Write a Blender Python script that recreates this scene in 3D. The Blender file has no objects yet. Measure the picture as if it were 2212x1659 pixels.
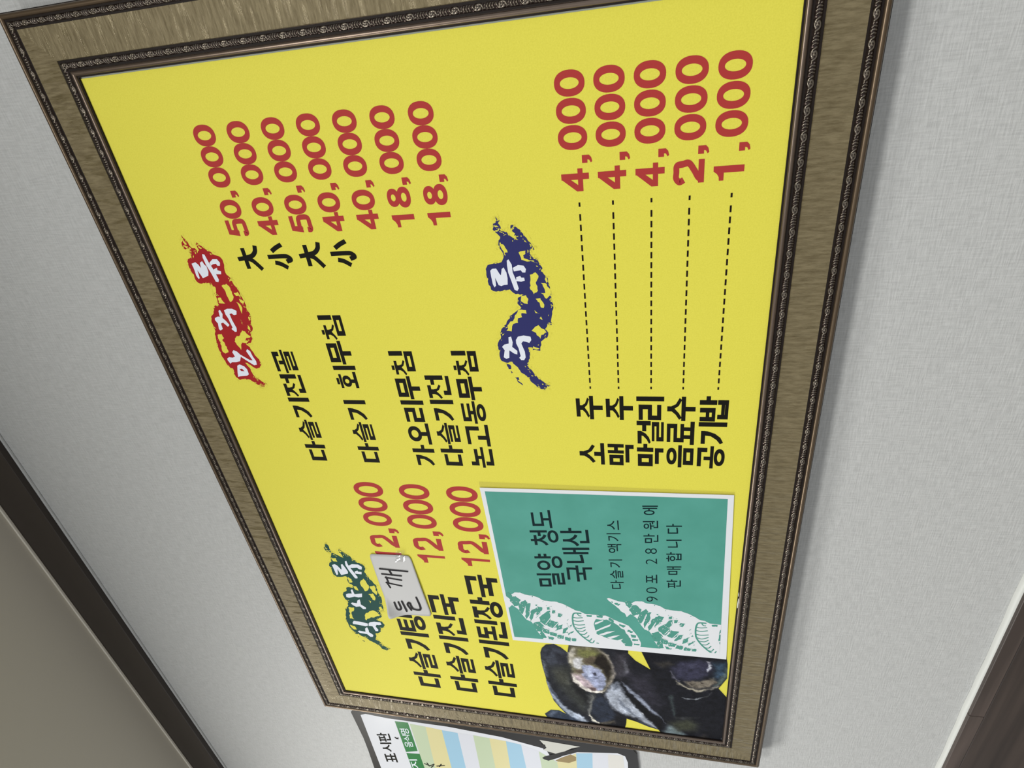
import bpy, math, random
import numpy as np
from mathutils import Matrix, Vector
from mathutils.geometry import tessellate_polygon

# ------------------------------------------------------------------ camera, light, exposure
scn = bpy.context.scene
COL = scn.collection
ZB = 1.2            # height of the menu board's sight edge above the floor
YF = -0.025         # face of the frame's flat panel, in front of the wall (wall face is y = 0)
cam_d = bpy.data.cameras.new('camera')
cam = bpy.data.objects.new('camera', cam_d)
COL.objects.link(cam)
R = ((-0.11603439, 0.19798563, -0.97331275), (-0.85059528, -0.52579167, -0.00554898), (-0.51285836, 0.82725136, 0.22941556))
m = Matrix(((R[0][0], -R[1][0], -R[2][0], 0.91628218),
            (R[0][1], -R[1][1], -R[2][1], -0.50179237 + YF),
            (R[0][2], -R[1][2], -R[2][2], 0.10841129 + ZB),
            (0, 0, 0, 1)))
cam.matrix_world = m
cam_d.sensor_width = 36.0
cam_d.lens = 36.0 * 1310.2 / 2212.0
cam_d.clip_start = 0.01
scn.camera = cam

world = bpy.data.worlds.new('room_light')
scn.world = world
world.use_nodes = True
bg = world.node_tree.nodes['Background']
bg.inputs['Color'].default_value = (0.92, 0.96, 1.0, 1)
bg.inputs['Strength'].default_value = 0.60

def area(name, loc, sx, sy, power, color=(1.0, 0.99, 0.955), rot=(0, 0, 0)):
    d = bpy.data.lights.new(name, 'AREA')
    d.shape = 'RECTANGLE'; d.size = sx; d.size_y = sy; d.energy = power; d.color = color
    o = bpy.data.objects.new(name, d)
    o.location = loc; o.rotation_euler = rot
    COL.objects.link(o)
    return o
CEIL = ZB + 1.084
area('ceiling_lamp_near', (0.98, -1.45, CEIL - 0.03), 0.9, 0.40, 22)
area('ceiling_lamp_far', (-0.80, -0.85, CEIL - 0.03), 0.9, 0.30, 18)
vs = scn.view_settings
vs.view_transform = 'Standard'
try: vs.look = 'None'
except Exception: pass
vs.gamma = 1.0; vs.exposure = 0.36; vs.use_curve_mapping = False

# ------------------------------------------------------------------ materials
def s2l(c):
    return tuple(((v / 255) / 12.92 if v / 255 <= 0.04045 else ((v / 255 + 0.055) / 1.055) ** 2.4) for v in c)
def mat(name, rgb, rough=0.6, metal=0.0, spec=0.5, lin=False):
    mt = bpy.data.materials.new(name); mt.use_nodes = True
    b = mt.node_tree.nodes['Principled BSDF']
    c = rgb if lin else s2l(rgb)
    b.inputs['Base Color'].default_value = (*c, 1)
    b.inputs['Roughness'].default_value = rough
    b.inputs['Metallic'].default_value = metal
    b.inputs['Specular IOR Level'].default_value = spec
    return mt
def nodes(mt): return mt.node_tree.nodes, mt.node_tree.links, mt.node_tree.nodes['Principled BSDF']
def noise_col(mt, c1, c2, scale, coord='Object', detail=6, vscale=(1, 1, 1), lo=0.35, hi=0.65, rough=0.5, bump=0.0, bdist=0.001):
    n, l, b = nodes(mt)
    tc = n.new('ShaderNodeTexCoord'); mp = n.new('ShaderNodeMapping'); mp.inputs['Scale'].default_value = vscale
    no = n.new('ShaderNodeTexNoise'); no.inputs['Scale'].default_value = scale; no.inputs['Detail'].default_value = detail
    no.inputs['Roughness'].default_value = rough
    rp = n.new('ShaderNodeValToRGB')
    rp.color_ramp.elements[0].position = lo; rp.color_ramp.elements[1].position = hi
    rp.color_ramp.elements[0].color = (*s2l(c1), 1); rp.color_ramp.elements[1].color = (*s2l(c2), 1)
    l.new(tc.outputs[coord], mp.inputs[0]); l.new(mp.outputs[0], no.inputs['Vector']); l.new(no.outputs['Fac'], rp.inputs[0]); l.new(rp.outputs[0], b.inputs['Base Color'])
    if bump:
        bm_ = n.new('ShaderNodeBump'); bm_.inputs['Strength'].default_value = bump; bm_.inputs['Distance'].default_value = bdist
        l.new(no.outputs['Fac'], bm_.inputs['Height']); l.new(bm_.outputs[0], b.inputs['Normal'])
    return no, mp, rp

M = {}
YELLOW = (226, 218, 84)
M['yellow'] = mat('yellow_print', (226, 218, 84), 0.6, spec=0.12)
noise_col(M['yellow'], (222, 214, 80), (230, 222, 88), 900, detail=3, lo=0.3, hi=0.7)
M['red'] = mat('red_ink', (174, 60, 58), 0.6, spec=0.08)
M['brush_red'] = mat('brush_red_ink', (163, 38, 42), 0.6, spec=0.08)
M['brush_blue'] = mat('brush_blue_ink', (50, 52, 104), 0.6, spec=0.08)
M['brush_green'] = mat('brush_green_ink', (32, 76, 70), 0.6, spec=0.08)
M['black'] = mat('black_ink', (24, 23, 18), 0.6, spec=0.08)
M['dash'] = mat('brown_black_ink', (30, 20, 16), 0.6, spec=0.08)
M['white_ink'] = mat('white_ink', (228, 233, 244), 0.6, spec=0.12)
M['white_paper'] = mat('white_paper', (226, 229, 234), 0.6, spec=0.12)
M['green'] = mat('sea_green_print', (84, 156, 142), 0.6, spec=0.08)
noise_col(M['green'], (82, 153, 139), (90, 162, 149), 24, detail=4, lo=0.3, hi=0.7)
M['green_mark'] = mat('sea_green_mark', (84, 152, 138), 0.6, spec=0.08)
M['teal_ink'] = mat('dark_teal_ink', (10, 36, 40), 0.6, spec=0.08)
M['note'] = mat('note_paper', (192, 192, 192), 0.5, spec=0.2)
M['pen'] = mat('black_marker', (22, 19, 24), 0.6, spec=0.1)
M['backing'] = mat('grey_backing_board', (176, 184, 176), 0.7)
M['ceiling'] = mat('cream_ceiling', (196, 190, 176), 0.8)
M['caulk'] = mat('white_caulk', (206, 208, 204), 0.5)
M['caulk_cream'] = mat('cream_caulk', (232, 226, 212), 0.5)
M['crown'] = mat('dark_brown_trim', (54, 47, 42), 0.45, spec=0.35)
M['floor'] = mat('grey_tile_floor', (150, 145, 138), 0.5)

# linen embossed wallpaper
w = M['wall'] = mat('linen_wallpaper', (190, 191, 190), 0.55, spec=0.4)
n, l, b = nodes(w)
tc = n.new('ShaderNodeTexCoord')
def nz(scale, vs_, det=2.0):
    mp = n.new('ShaderNodeMapping'); mp.inputs['Scale'].default_value = vs_
    no = n.new('ShaderNodeTexNoise'); no.inputs['Scale'].default_value = scale; no.inputs['Detail'].default_value = det
    l.new(tc.outputs['Object'], mp.inputs[0]); l.new(mp.outputs[0], no.inputs['Vector']); return no
a1 = nz(680, (0.10, 1, 1)); a2 = nz(680, (1, 1, 0.10)); a3 = nz(60, (1, 1, 1), 4)
ad = n.new('ShaderNodeMath'); ad.operation = 'ADD'; l.new(a1.outputs['Fac'], ad.inputs[0]); l.new(a2.outputs['Fac'], ad.inputs[1])
bu = n.new('ShaderNodeBump'); bu.inputs['Strength'].default_value = 0.5; bu.inputs['Distance'].default_value = 0.0008
l.new(ad.outputs[0], bu.inputs['Height']); l.new(bu.outputs[0], b.inputs['Normal'])
rp = n.new('ShaderNodeValToRGB'); rp.color_ramp.elements[0].color = (*s2l((180, 181, 180)), 1); rp.color_ramp.elements[1].color = (*s2l((197, 198, 197)), 1)
rp.color_ramp.elements[0].position = 0.36; rp.color_ramp.elements[1].position = 0.62
mx = n.new('ShaderNodeMath'); mx.operation = 'MULTIPLY_ADD'; mx.inputs[1].default_value = 0.5; l.new(ad.outputs[0], mx.inputs[0])
sc_ = n.new('ShaderNodeMath'); sc_.operation = 'MULTIPLY_ADD'; sc_.inputs[1].default_value = 0.08; sc_.inputs[2].default_value = -0.04
l.new(a3.outputs['Fac'], sc_.inputs[0]); l.new(sc_.outputs[0], mx.inputs[2]); l.new(mx.outputs[0], rp.inputs[0]); l.new(rp.outputs[0], b.inputs['Base Color'])

M['panel'] = mat('dark_wood_film', (74, 58, 50), 0.45)
noise_col(M['panel'], (32, 24, 21), (68, 57, 51), 42, detail=9, vscale=(0.05, 1, 1.6), lo=0.34, hi=0.72)
M['panel_edge'] = mat('wood_film_edge', (104, 90, 82), 0.45)
noise_col(M['panel_edge'], (60, 50, 45), (88, 76, 70), 60, detail=7, vscale=(0.05, 1, 1))

def gilt(name, vscale):
    g = mat(name, (150, 136, 100), 0.30, metal=0.3, spec=0.45)
    no, mp, rp_ = noise_col(g, (96, 84, 56), (136, 124, 94), 360, detail=8, vscale=vscale, lo=0.3, hi=0.62, rough=0.66, bump=0.75, bdist=0.0009)
    n, l, b = nodes(g)
    fn = n.new('ShaderNodeTexNoise'); fn.inputs['Scale'].default_value = 230; fn.inputs['Detail'].default_value = 3
    mp2 = n.new('ShaderNodeMapping'); mp2.inputs['Scale'].default_value = tuple(q * (1.0 if q == 1 else .8) for q in vscale)
    l.new(n['Texture Coordinate'].outputs['Object'], mp2.inputs[0]); l.new(mp2.outputs[0], fn.inputs['Vector'])
    rr = n.new('ShaderNodeMapRange'); rr.inputs['From Min'].default_value = .54; rr.inputs['From Max'].default_value = .61
    rr.inputs['To Min'].default_value = .56; rr.inputs['To Max'].default_value = .16
    l.new(fn.outputs['Fac'], rr.inputs['Value']); l.new(rr.outputs[0], b.inputs['Roughness'])
    return g
M['gilt_x'] = gilt('aged_gilt_across', (1, 1, 0.16))     # horizontal rails: streaks run up and down
M['gilt_z'] = gilt('aged_gilt_along', (0.16, 1, 1))
M['bead'] = mat('pewter_brown_bead', (112, 98, 87), 0.32, metal=0.75)
M['bronze'] = mat('bronze_outer_bead', (102, 87, 70), 0.34, metal=0.7)
M['groove'] = mat('dark_groove', (30, 22, 18), 0.6, spec=0.2)
o_ = M['ornament'] = mat('bronze_scroll', (70, 58, 52), 0.22, metal=0.75)
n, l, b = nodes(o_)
at = n.new('ShaderNodeAttribute'); at.attribute_name = 'crest_highlight'
rp = n.new('ShaderNodeValToRGB'); rp.color_ramp.elements[0].color = (*s2l((54, 44, 40)), 1); rp.color_ramp.elements[1].color = (*s2l((128, 120, 108)), 1)  # silver highlights of the raised crests painted into the base colour
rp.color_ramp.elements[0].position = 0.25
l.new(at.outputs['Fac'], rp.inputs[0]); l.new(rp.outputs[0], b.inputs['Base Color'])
p_ = M['photo'] = mat('printed_snail_photo', (60, 60, 60), 0.6, spec=0.08)
n, l, b = nodes(p_)
at = n.new('ShaderNodeAttribute'); at.attribute_name = 'print'; l.new(at.outputs['Color'], b.inputs['Base Color'])
def clear(name, mixf, rough, tint=(1, 1, 1)):
    mt = bpy.data.materials.new(name); mt.use_nodes = True
    n, l = mt.node_tree.nodes, mt.node_tree.links
    n.clear()
    out = n.new('ShaderNodeOutputMaterial'); mx = n.new('ShaderNodeMixShader'); mx.inputs[0].default_value = mixf
    tr = n.new('ShaderNodeBsdfTransparent'); tr.inputs[0].default_value = (*tint, 1)
    gl = n.new('ShaderNodeBsdfGlossy'); gl.inputs['Roughness'].default_value = rough
    l.new(tr.outputs[0], mx.inputs[1]); l.new(gl.outputs[0], mx.inputs[2]); l.new(mx.outputs[0], out.inputs[0])
    return mt
M['tape'] = clear('clear_tape', 0.015, 0.4, (0.90, 0.89, 0.88))
M['shine_tape'] = clear('crinkled_clear_tape', 0.16, 0.12, (0.97, 0.97, 0.97))
nn, ll = M['shine_tape'].node_tree.nodes, M['shine_tape'].node_tree.links
M['sheet_black'] = mat('black_laminate_border', (34, 32, 30), 0.3, spec=0.25)
M['sheet_white'] = mat('laminated_paper', (222, 225, 232), 0.2)
M['sheet_g'] = mat('pale_green_row', (192, 207, 176), 0.2)
M['sheet_y'] = mat('pale_yellow_row', (219, 211, 158), 0.2)
M['sheet_b'] = mat('pale_blue_row', (158, 198, 222), 0.2)
M['sheet_w'] = mat('pale_white_row', (216, 219, 228), 0.2)
M['sheet_o'] = mat('off_white_row', (220, 218, 212), 0.2)
M['sheet_hd'] = mat('green_header_cell', (44, 124, 66), 0.2)
M['sheet_stain'] = mat('brown_stain', (148, 128, 84), 0.5)
M['sheet_clear'] = mat('cloudy_laminate_edge', (204, 204, 196), 0.2)
M['chip'] = mat('chipped_plaster', (246, 246, 240), 0.5)

# ------------------------------------------------------------------ helpers
def mesh(name, verts, faces, mats, parent=None, origin=(0, 0, 0), mi=None, smooth=False):
    me = bpy.data.meshes.new(name)
    ox, oy, oz = origin
    me.from_pydata([(x - ox, y - oy, z - oz) for x, y, z in verts], [], faces)
    for mm in (mats if isinstance(mats, (list, tuple)) else [mats]): me.materials.append(mm)
    if mi is not None: me.polygons.foreach_set('material_index', mi)
    if smooth: me.polygons.foreach_set('use_smooth', [True] * len(me.polygons))
    me.update()
    o = bpy.data.objects.new(name, me); COL.objects.link(o)
    if parent: o.parent = parent
    return o
def tag(o, label=None, cat=None, group=None, kind=None):
    if label: o['label'] = label
    if cat: o['category'] = cat
    if group: o['group'] = group
    if kind: o['kind'] = kind
    return o
def box(name, x0, x1, y0, y1, z0, z1, mt, parent=None, origin=(0, 0, 0), bevel=0.0):
    v = [(x, y, z) for x in (x0, x1) for y in (y0, y1) for z in (z0, z1)]
    f = [(0, 1, 3, 2), (4, 6, 7, 5), (0, 4, 5, 1), (2, 3, 7, 6), (0, 2, 6, 4), (1, 5, 7, 3)]
    o = mesh(name, v, f, mt, parent, origin)
    if bevel:
        md = o.modifiers.new('bevel', 'BEVEL'); md.width = bevel; md.segments = 3
    return o
class Flat:
    """collects flat printed shapes (board millimetres) at small heights above a sheet, then makes one mesh"""
    def __init__(s, y): s.v = []; s.f = []; s.m = []; s.y = y; s.k = 0
    def poly(s, pts, lift=0.0, m=0, holes=None):
        s.k += 1
        y = s.y - lift - s.k * 4e-7
        loops = [[Vector((x, z, 0)) for x, z in pts]] + [[Vector((x, z, 0)) for x, z in h] for h in (holes or [])]
        tris = tessellate_polygon(loops)
        allp = [p for lp in loops for p in lp]
        b = len(s.v)
        s.v += [(p.x / 1000, y, p.y / 1000 + ZB) for p in allp]
        for t in tris:
            a, bb, c = (allp[i] for i in t)
            cr = (bb.x - a.x) * (c.y - a.y) - (bb.y - a.y) * (c.x - a.x)
            if abs(cr) < 1e-9: continue
            t = tuple(t) if cr > 0 else (t[0], t[2], t[1])
            s.f.append(tuple(b + i for i in t)); s.m.append(m)
    def quad(s, a, b, c, d, lift=0.0, m=0): s.poly([a, b, c, d], lift, m)
    def line(s, pts, wd, lift=0.0, m=0, cap=True, rnd=False):
        for i in range(len(pts) - 1):
            (x0, z0), (x1, z1) = pts[i], pts[i + 1]
            L = math.hypot(x1 - x0, z1 - z0)
            if L < 1e-6: continue
            dx, dz = (x1 - x0) / L, (z1 - z0) / L
            h = wd / 2
            e0 = h * 0.8 if (i > 0) else 0; e1 = h * 0.8 if (i < len(pts) - 2) else 0
            x0 -= dx * e0; z0 -= dz * e0; x1 += dx * e1; z1 += dz * e1
            px, pz = -dz * h, dx * h
            if rnd:
                arc = [(x1 + math.cos(a) * h * dx - math.sin(a) * h * -dz * -1, z1 + math.cos(a) * h * dz + math.sin(a) * h * dx) for a in ()]
                n_ = 5; P = []
                for q in range(n_ + 1):
                    t = -math.pi / 2 + math.pi * q / n_
                    P.append((x1 + h * (math.cos(t) * dx - math.sin(t) * dz), z1 + h * (math.cos(t) * dz + math.sin(t) * dx)))
                for q in range(n_ + 1):
                    t = math.pi / 2 + math.pi * q / n_
                    P.append((x0 + h * (math.cos(t) * dx - math.sin(t) * dz), z0 + h * (math.cos(t) * dz + math.sin(t) * dx)))
                s.poly(P, lift, m)
            else:
                s.poly([(x0 - px, z0 - pz), (x1 - px, z1 - pz), (x1 + px, z1 + pz), (x0 + px, z0 + pz)], lift, m)
    def build(s, name, mats, parent=None, origin=(0, 0, 0)):
        return mesh(name, s.v, s.f, mats, parent, origin, mi=s.m)

# print artwork in millimetres on the board (x right, z up from the lower left sight corner)
D={'h_red':{'blob':[[(773.6,559.9),(770.5,559.0),(769.4,557.8),(764.7,555.9),(762.7,555.7),(760.0,554.0),(759.9,551.1),(756.2,549.3),(758.2,547.2),(762.3,548.3),(765.5,546.3),(762.6,544.1),(761.2,541.3),(758.9,540.0),
(756.7,536.9),(755.0,534.2),(752.9,533.4),(751.4,530.0),(750.0,526.6),(746.3,524.7),(741.6,524.9),(735.9,526.7),(731.1,526.4),(727.8,523.6),(724.6,523.2),(719.1,521.9),(716.3,519.6),(712.5,519.3),(709.2,519.5),(705.8,
518.5),(701.4,517.3),(696.3,517.5),(692.4,518.4),(688.4,516.4),(682.1,517.7),(677.5,519.4),(670.5,519.7),(667.0,522.9),(663.5,524.8),(658.7,524.2),(655.1,527.4),(652.7,532.6),(652.1,534.7),(649.1,531.6),(641.7,529.5),
(633.6,525.8),(628.6,525.4),(623.5,528.9),(622.2,533.8),(624.2,536.8),(626.7,539.0),(629.2,541.8),(629.9,544.7),(626.1,543.0),(621.0,541.2),(615.2,540.9),(611.3,539.2),(607.4,534.3),(604.8,531.5),(602.9,527.8),(600.9,
531.0),(597.8,533.1),(599.5,536.0),(601.5,539.7),(604.8,543.0),(608.0,546.8),(608.6,553.0),(607.6,559.9),(611.2,563.6),(617.7,564.1),(622.3,563.0),(622.9,565.9),(627.4,568.5),(633.8,569.7),(638.8,570.8),(645.7,571.1),
(654.4,570.6),(662.9,568.3),(671.3,565.9),(679.6,566.1),(685.4,564.2),(689.4,559.1),(694.5,557.2),(697.9,554.6),(698.3,549.0),(702.2,549.1),(706.7,548.4),(711.2,548.9),(715.6,548.2),(720.0,548.7),(723.4,550.2),(723.0,
555.1),(722.9,561.2),(724.9,563.9),(728.2,564.8),(732.6,564.0),(735.8,565.5),(741.2,566.1),(746.5,565.4),(749.1,563.7),(751.0,559.2),(754.1,558.4),(756.7,559.0),(758.6,556.9),(759.8,558.7),(758.9,562.1),(762.1,564.1),
(766.1,563.4),(768.0,560.8)]],'holes':[[(719.6,537.0),(721.6,530.9),(718.8,528.5),(715.0,528.3),(710.6,528.3),(707.2,527.9),(702.9,531.5),(701.8,534.3),(706.3,534.8),(710.8,535.3),(715.2,535.3)],[(664.1,565.3),(665.2,
559.8),(660.3,558.7),(657.9,562.2),(653.0,560.5),(647.5,560.3),(643.1,560.2),(641.3,564.7),(643.2,567.1),(649.4,566.4),(655.5,565.1),(660.4,566.2)],[(668.9,533.0),(667.7,529.9),(661.7,525.5),(660.0,531.7),(657.0,534.1),
(656.3,530.6),(654.0,533.4),(654.6,538.7),(645.5,543.5),(650.4,545.3),(655.9,547.4),(661.3,543.4),(663.6,537.6)],[(723.8,548.2),(719.5,547.7),(717.7,544.9),(713.3,546.2),(711.2,548.3),(714.5,549.2),(718.4,549.4)],
[(706.7,546.6),(706.6,543.1),(703.2,542.7),(700.3,540.9),(700.4,544.4),(701.1,547.8)],[(701.6,527.2),(698.7,523.6),(694.8,522.8),(688.0,525.5),(691.4,525.9),(696.0,525.9)],[(681.8,529.8),(677.1,530.4),(674.7,528.3),
(676.5,530.0)],[(711.6,526.1),(712.6,521.1),(709.2,520.1),(708.2,524.6)],[(704.9,522.4),(702.5,517.4),(699.2,519.9),(701.5,522.5)],[(675.2,523.9),(671.7,522.3),(668.2,523.0),(671.2,525.5)],[(768.5,560.0),(764.9,558.2),
(763.9,559.8),(766.5,561.4)],[(763.5,561.7),(761.8,557.8),(760.0,559.8),(762.0,561.8)],[(762.2,545.5),(759.5,542.6),(758.9,544.6),(760.7,546.5)],[(714.5,546.9),(708.9,546.9),(709.0,548.0),(712.9,548.2)],[(685.0,518.9),
(680.9,518.4),(680.4,519.5),(683.3,520.2)]],'white':[[(744.2,561.4),(745.6,556.4),(742.9,554.1),(739.1,552.6),(744.9,551.4),(746.3,548.2),(742.6,547.2),(740.9,545.5),(735.1,545.7),(730.9,547.6),(729.9,550.9),(728.4,
555.1),(731.2,555.7),(737.2,557.8),(728.6,558.7),(727.9,560.4),(731.4,561.6),(737.8,561.1)],[(753.4,545.1),(753.0,542.6),(744.4,541.1),(736.4,538.7),(726.2,537.2),(723.7,538.8),(724.2,541.6),(733.9,543.3),(742.5,545.4),
(749.8,545.9)],[(744.4,540.5),(747.8,535.6),(747.6,530.5),(743.9,528.6),(740.8,529.9),(740.9,532.7),(743.0,533.6),(742.7,537.2),(741.2,540.1)],[(737.4,538.3),(738.9,534.2),(736.2,534.7),(735.0,531.1),(731.9,532.2),
(732.1,538.2),(734.3,539.6)],[(684.1,559.8),(685.8,555.4),(685.2,553.3),(692.1,552.2),(693.2,549.9),(688.5,548.8),(683.9,550.7),(680.4,547.9),(675.7,545.6),(673.6,548.3),(678.7,552.3),(677.6,555.2),(671.1,555.7),(669.4,
559.3),(671.2,560.4),(677.7,558.9),(681.8,560.8)],[(692.5,545.3),(694.3,541.0),(694.2,535.0),(691.6,530.7),(687.6,532.3),(686.9,535.6),(688.9,537.8),(688.3,540.4),(681.4,540.2),(672.0,538.5),(667.9,539.8),(667.5,542.1),
(670.9,545.1),(672.7,543.1),(683.8,544.1),(687.9,545.4)],[(635.0,565.2),(636.9,562.1),(636.2,557.9),(637.5,554.3),(643.1,555.5),(645.6,552.9),(643.7,549.3),(639.1,546.1),(631.8,550.2),(630.6,555.8),(630.6,560.9),(628.7,
563.5),(632.5,565.2)],[(638.7,548.5),(639.9,546.4),(633.3,537.7),(632.7,534.2),(644.2,537.8),(646.7,535.6),(644.2,532.9),(638.0,532.2),(631.7,530.2),(627.3,530.9),(626.7,534.6),(633.0,542.2)],[(626.1,556.0),(627.7,
552.5),(625.4,547.7),(621.6,545.4),(615.2,545.6),(613.2,548.6),(612.5,557.9),(611.9,560.5),(617.7,559.0)]],'inner':[[(621.9,554.7),(622.3,551.5),(619.0,549.6),(619.3,553.9)]]},'h_blue':{'blob':[[(773.6,242.2),(771.4,
241.5),(769.3,239.2),(767.4,241.0),(763.2,239.0),(760.8,239.8),(760.1,237.4),(759.5,234.4),(755.8,231.8),(753.0,228.0),(751.9,225.1),(756.1,228.1),(757.5,227.0),(761.8,230.5),(764.8,230.2),(765.2,228.1),(763.0,225.3),
(758.8,221.3),(756.6,219.5),(753.0,217.3),(749.8,215.6),(746.7,213.4),(742.4,211.3),(741.6,216.0),(738.5,215.8),(735.2,213.6),(733.5,209.6),(729.7,208.4),(724.8,205.8),(722.2,207.6),(717.8,203.9),(715.6,202.0),(710.1,
201.5),(706.8,200.7),(700.1,200.2),(694.5,200.7),(687.1,199.2),(680.8,200.8),(675.0,202.3),(669.1,202.3),(670.3,204.9),(665.7,208.5),(661.4,206.2),(656.0,207.7),(651.8,214.2),(648.1,214.0),(641.9,215.6),(642.6,222.8),
(645.7,223.1),(645.8,227.0),(640.1,225.9),(633.8,226.6),(628.7,228.8),(624.2,229.3),(619.7,225.7),(615.1,223.3),(610.5,219.2),(605.2,213.9),(602.6,209.0),(600.5,213.2),(597.4,214.6),(598.5,219.1),(602.5,223.4),(607.8,
228.7),(611.1,229.5),(617.0,236.9),(623.6,239.7),(630.1,244.7),(628.8,250.6),(630.7,255.0),(636.5,256.6),(642.9,256.3),(648.0,257.1),(652.3,255.6),(655.4,253.0),(661.5,252.7),(667.6,249.1),(672.3,245.2),(677.0,241.3),
(679.4,241.0),(683.3,235.1),(687.3,229.2),(692.0,232.4),(697.6,231.2),(700.3,226.6),(701.1,233.0),(705.8,237.8),(704.6,245.5),(704.1,251.0),(706.3,255.6),(713.1,257.4),(719.8,258.0),(726.4,257.8),(730.1,255.5),(731.0,
250.6),(732.2,242.5),(738.5,239.6),(741.2,240.3),(746.0,243.3),(750.2,242.8),(755.2,240.6),(756.8,241.9),(759.5,244.6),(762.1,246.5),(764.1,245.5),(767.1,245.6),(768.0,243.0),(770.5,243.1)],[(628.1,250.7),(626.2,246.9),
(621.6,246.8),(621.6,249.2)],[(619.9,247.6),(617.7,245.6),(616.7,246.8)],[(612.0,243.9),(612.4,240.4),(609.1,239.9),(609.1,241.9)],[(609.1,241.9),(603.1,236.7),(603.0,237.3),(608.5,242.3)]],'holes':[[(740.5,225.8),
(741.8,219.5),(739.2,219.8),(737.7,222.0),(735.1,221.8),(733.9,218.8),(732.7,214.8),(729.8,209.0),(731.6,213.9),(731.8,219.1),(733.6,224.0),(737.3,224.7)],[(719.4,217.8),(721.4,212.4),(718.0,210.1),(714.8,211.4),(711.6,
213.3),(708.2,212.1),(703.8,212.0),(700.6,216.0),(705.1,218.7),(711.8,218.5)],[(699.2,227.8),(699.7,223.5),(696.2,221.7),(691.1,222.8),(691.8,226.0),(694.2,228.9)],[(696.0,214.8),(696.5,210.5),(693.6,209.2),(690.1,
207.4),(686.7,208.2),(687.4,210.9),(692.0,211.5)],[(711.4,208.6),(710.2,203.5),(702.3,200.0),(695.7,204.8),(701.5,209.5),(701.4,205.3),(706.9,206.4)],[(684.6,217.0),(681.1,212.5),(681.7,216.2)],[(685.0,232.7),(684.8,
225.1),(681.3,224.9),(682.0,229.7),(677.9,229.6),(676.8,233.6),(672.1,234.1),(671.0,238.7),(663.2,241.3),(663.9,246.2),(671.1,243.1),(676.9,236.9)],[(663.5,221.9),(669.3,214.7),(661.5,207.8),(659.1,212.9),(654.9,214.4),
(661.0,217.7)],[(678.1,211.7),(674.6,210.4),(676.4,213.0)],[(750.1,242.2),(748.4,238.8),(745.2,237.2),(741.0,235.6),(740.6,238.8),(745.9,241.2)],[(647.0,221.8),(644.4,216.0),(643.2,219.4),(644.5,222.7)],[(765.6,245.3),
(765.4,242.3),(763.8,240.5),(764.3,243.5)],[(761.5,244.3),(760.9,241.9),(759.9,243.0)],[(763.2,229.3),(761.6,227.5),(761.2,228.9)],[(716.7,204.0),(712.3,202.3),(711.3,203.6),(714.6,204.7)]],'white':[[(724.6,253.8),
(726.4,251.8),(726.5,248.0),(721.6,245.7),(719.9,244.4),(725.8,243.0),(727.3,241.0),(722.4,239.0),(716.9,238.6),(710.8,239.3),(710.6,242.6),(709.4,245.4),(710.6,247.8),(717.9,250.2),(710.1,250.2),(708.5,252.0),(711.9,
253.2),(719.7,253.7)],[(733.6,237.3),(734.6,235.6),(729.7,233.3),(722.2,233.2),(714.4,230.9),(706.6,229.4),(704.2,231.0),(705.6,233.5),(713.5,235.3),(722.3,237.4),(728.8,237.6)],[(726.5,232.7),(729.0,227.7),(728.2,
222.6),(724.9,220.8),(721.7,221.7),(721.8,224.3),(724.0,225.6),(723.6,228.8),(723.2,232.0)],[(717.7,230.5),(718.6,226.7),(717.0,225.9),(716.9,223.3),(714.1,223.0),(713.1,226.3),(713.9,231.0)],[(646.7,252.7),(649.1,
250.4),(650.3,245.7),(657.1,245.1),(657.7,242.5),(651.5,241.6),(646.6,242.7),(642.1,238.1),(638.3,238.6),(639.0,241.3),(642.8,246.0),(634.6,247.0),(633.3,250.0),(635.2,252.5),(642.9,250.6)],[(654.0,238.2),(657.6,235.8),
(658.8,230.1),(657.4,223.6),(653.8,223.1),(650.7,225.4),(652.0,228.6),(652.6,231.3),(650.2,233.3),(641.4,230.8),(635.1,230.6),(631.9,232.4),(631.9,235.3),(634.5,237.1),(636.4,235.4),(645.2,236.6),(650.3,238.3)]],
'inner':[]},'h_green':{'blob':[[(356.5,531.1),(353.1,528.7),(346.6,527.8),(341.5,527.6),(337.4,525.4),(336.2,522.3),(333.0,517.5),(329.9,511.5),(336.4,513.1),(341.2,515.7),(345.7,515.0),(344.5,511.9),(339.1,507.7),
(335.8,504.1),(333.2,500.9),(328.1,499.4),(326.3,495.3),(322.0,494.2),(321.2,487.6),(317.0,484.7),(311.0,485.2),(304.6,488.0),(298.7,486.1),(295.1,484.2),(291.2,484.0),(287.0,480.5),(278.0,477.0),(268.4,478.2),(260.6,
476.6),(252.7,475.7),(244.4,477.1),(237.7,477.5),(227.6,478.8),(225.3,483.0),(228.1,487.0),(214.2,484.5),(207.1,492.3),(204.2,494.2),(202.6,487.3),(195.2,484.9),(189.6,487.4),(188.0,492.1),(178.7,495.0),(174.3,500.4),
(173.7,504.3),(166.5,504.9),(160.6,507.6),(155.8,503.8),(147.3,499.6),(141.6,494.7),(140.8,488.6),(137.1,493.9),(134.6,495.7),(137.4,503.3),(144.5,505.3),(149.2,510.4),(153.6,516.9),(160.0,522.8),(163.5,529.5),(167.4,
533.5),(166.6,538.8),(175.2,541.5),(181.9,544.0),(194.2,545.0),(208.4,542.9),(222.6,539.5),(231.2,532.2),(240.6,530.8),(245.2,533.7),(253.3,534.5),(258.4,532.4),(262.4,526.5),(269.9,524.3),(271.3,519.8),(270.2,515.3),
(275.3,512.8),(281.0,518.3),(290.5,517.4),(293.5,518.3),(291.1,526.1),(290.3,532.8),(294.5,536.9),(305.4,536.6),(311.3,538.4),(316.8,536.7),(320.2,532.8),(324.8,532.0),(330.2,530.4),(336.4,528.0),(339.2,529.5),(338.8,
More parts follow.
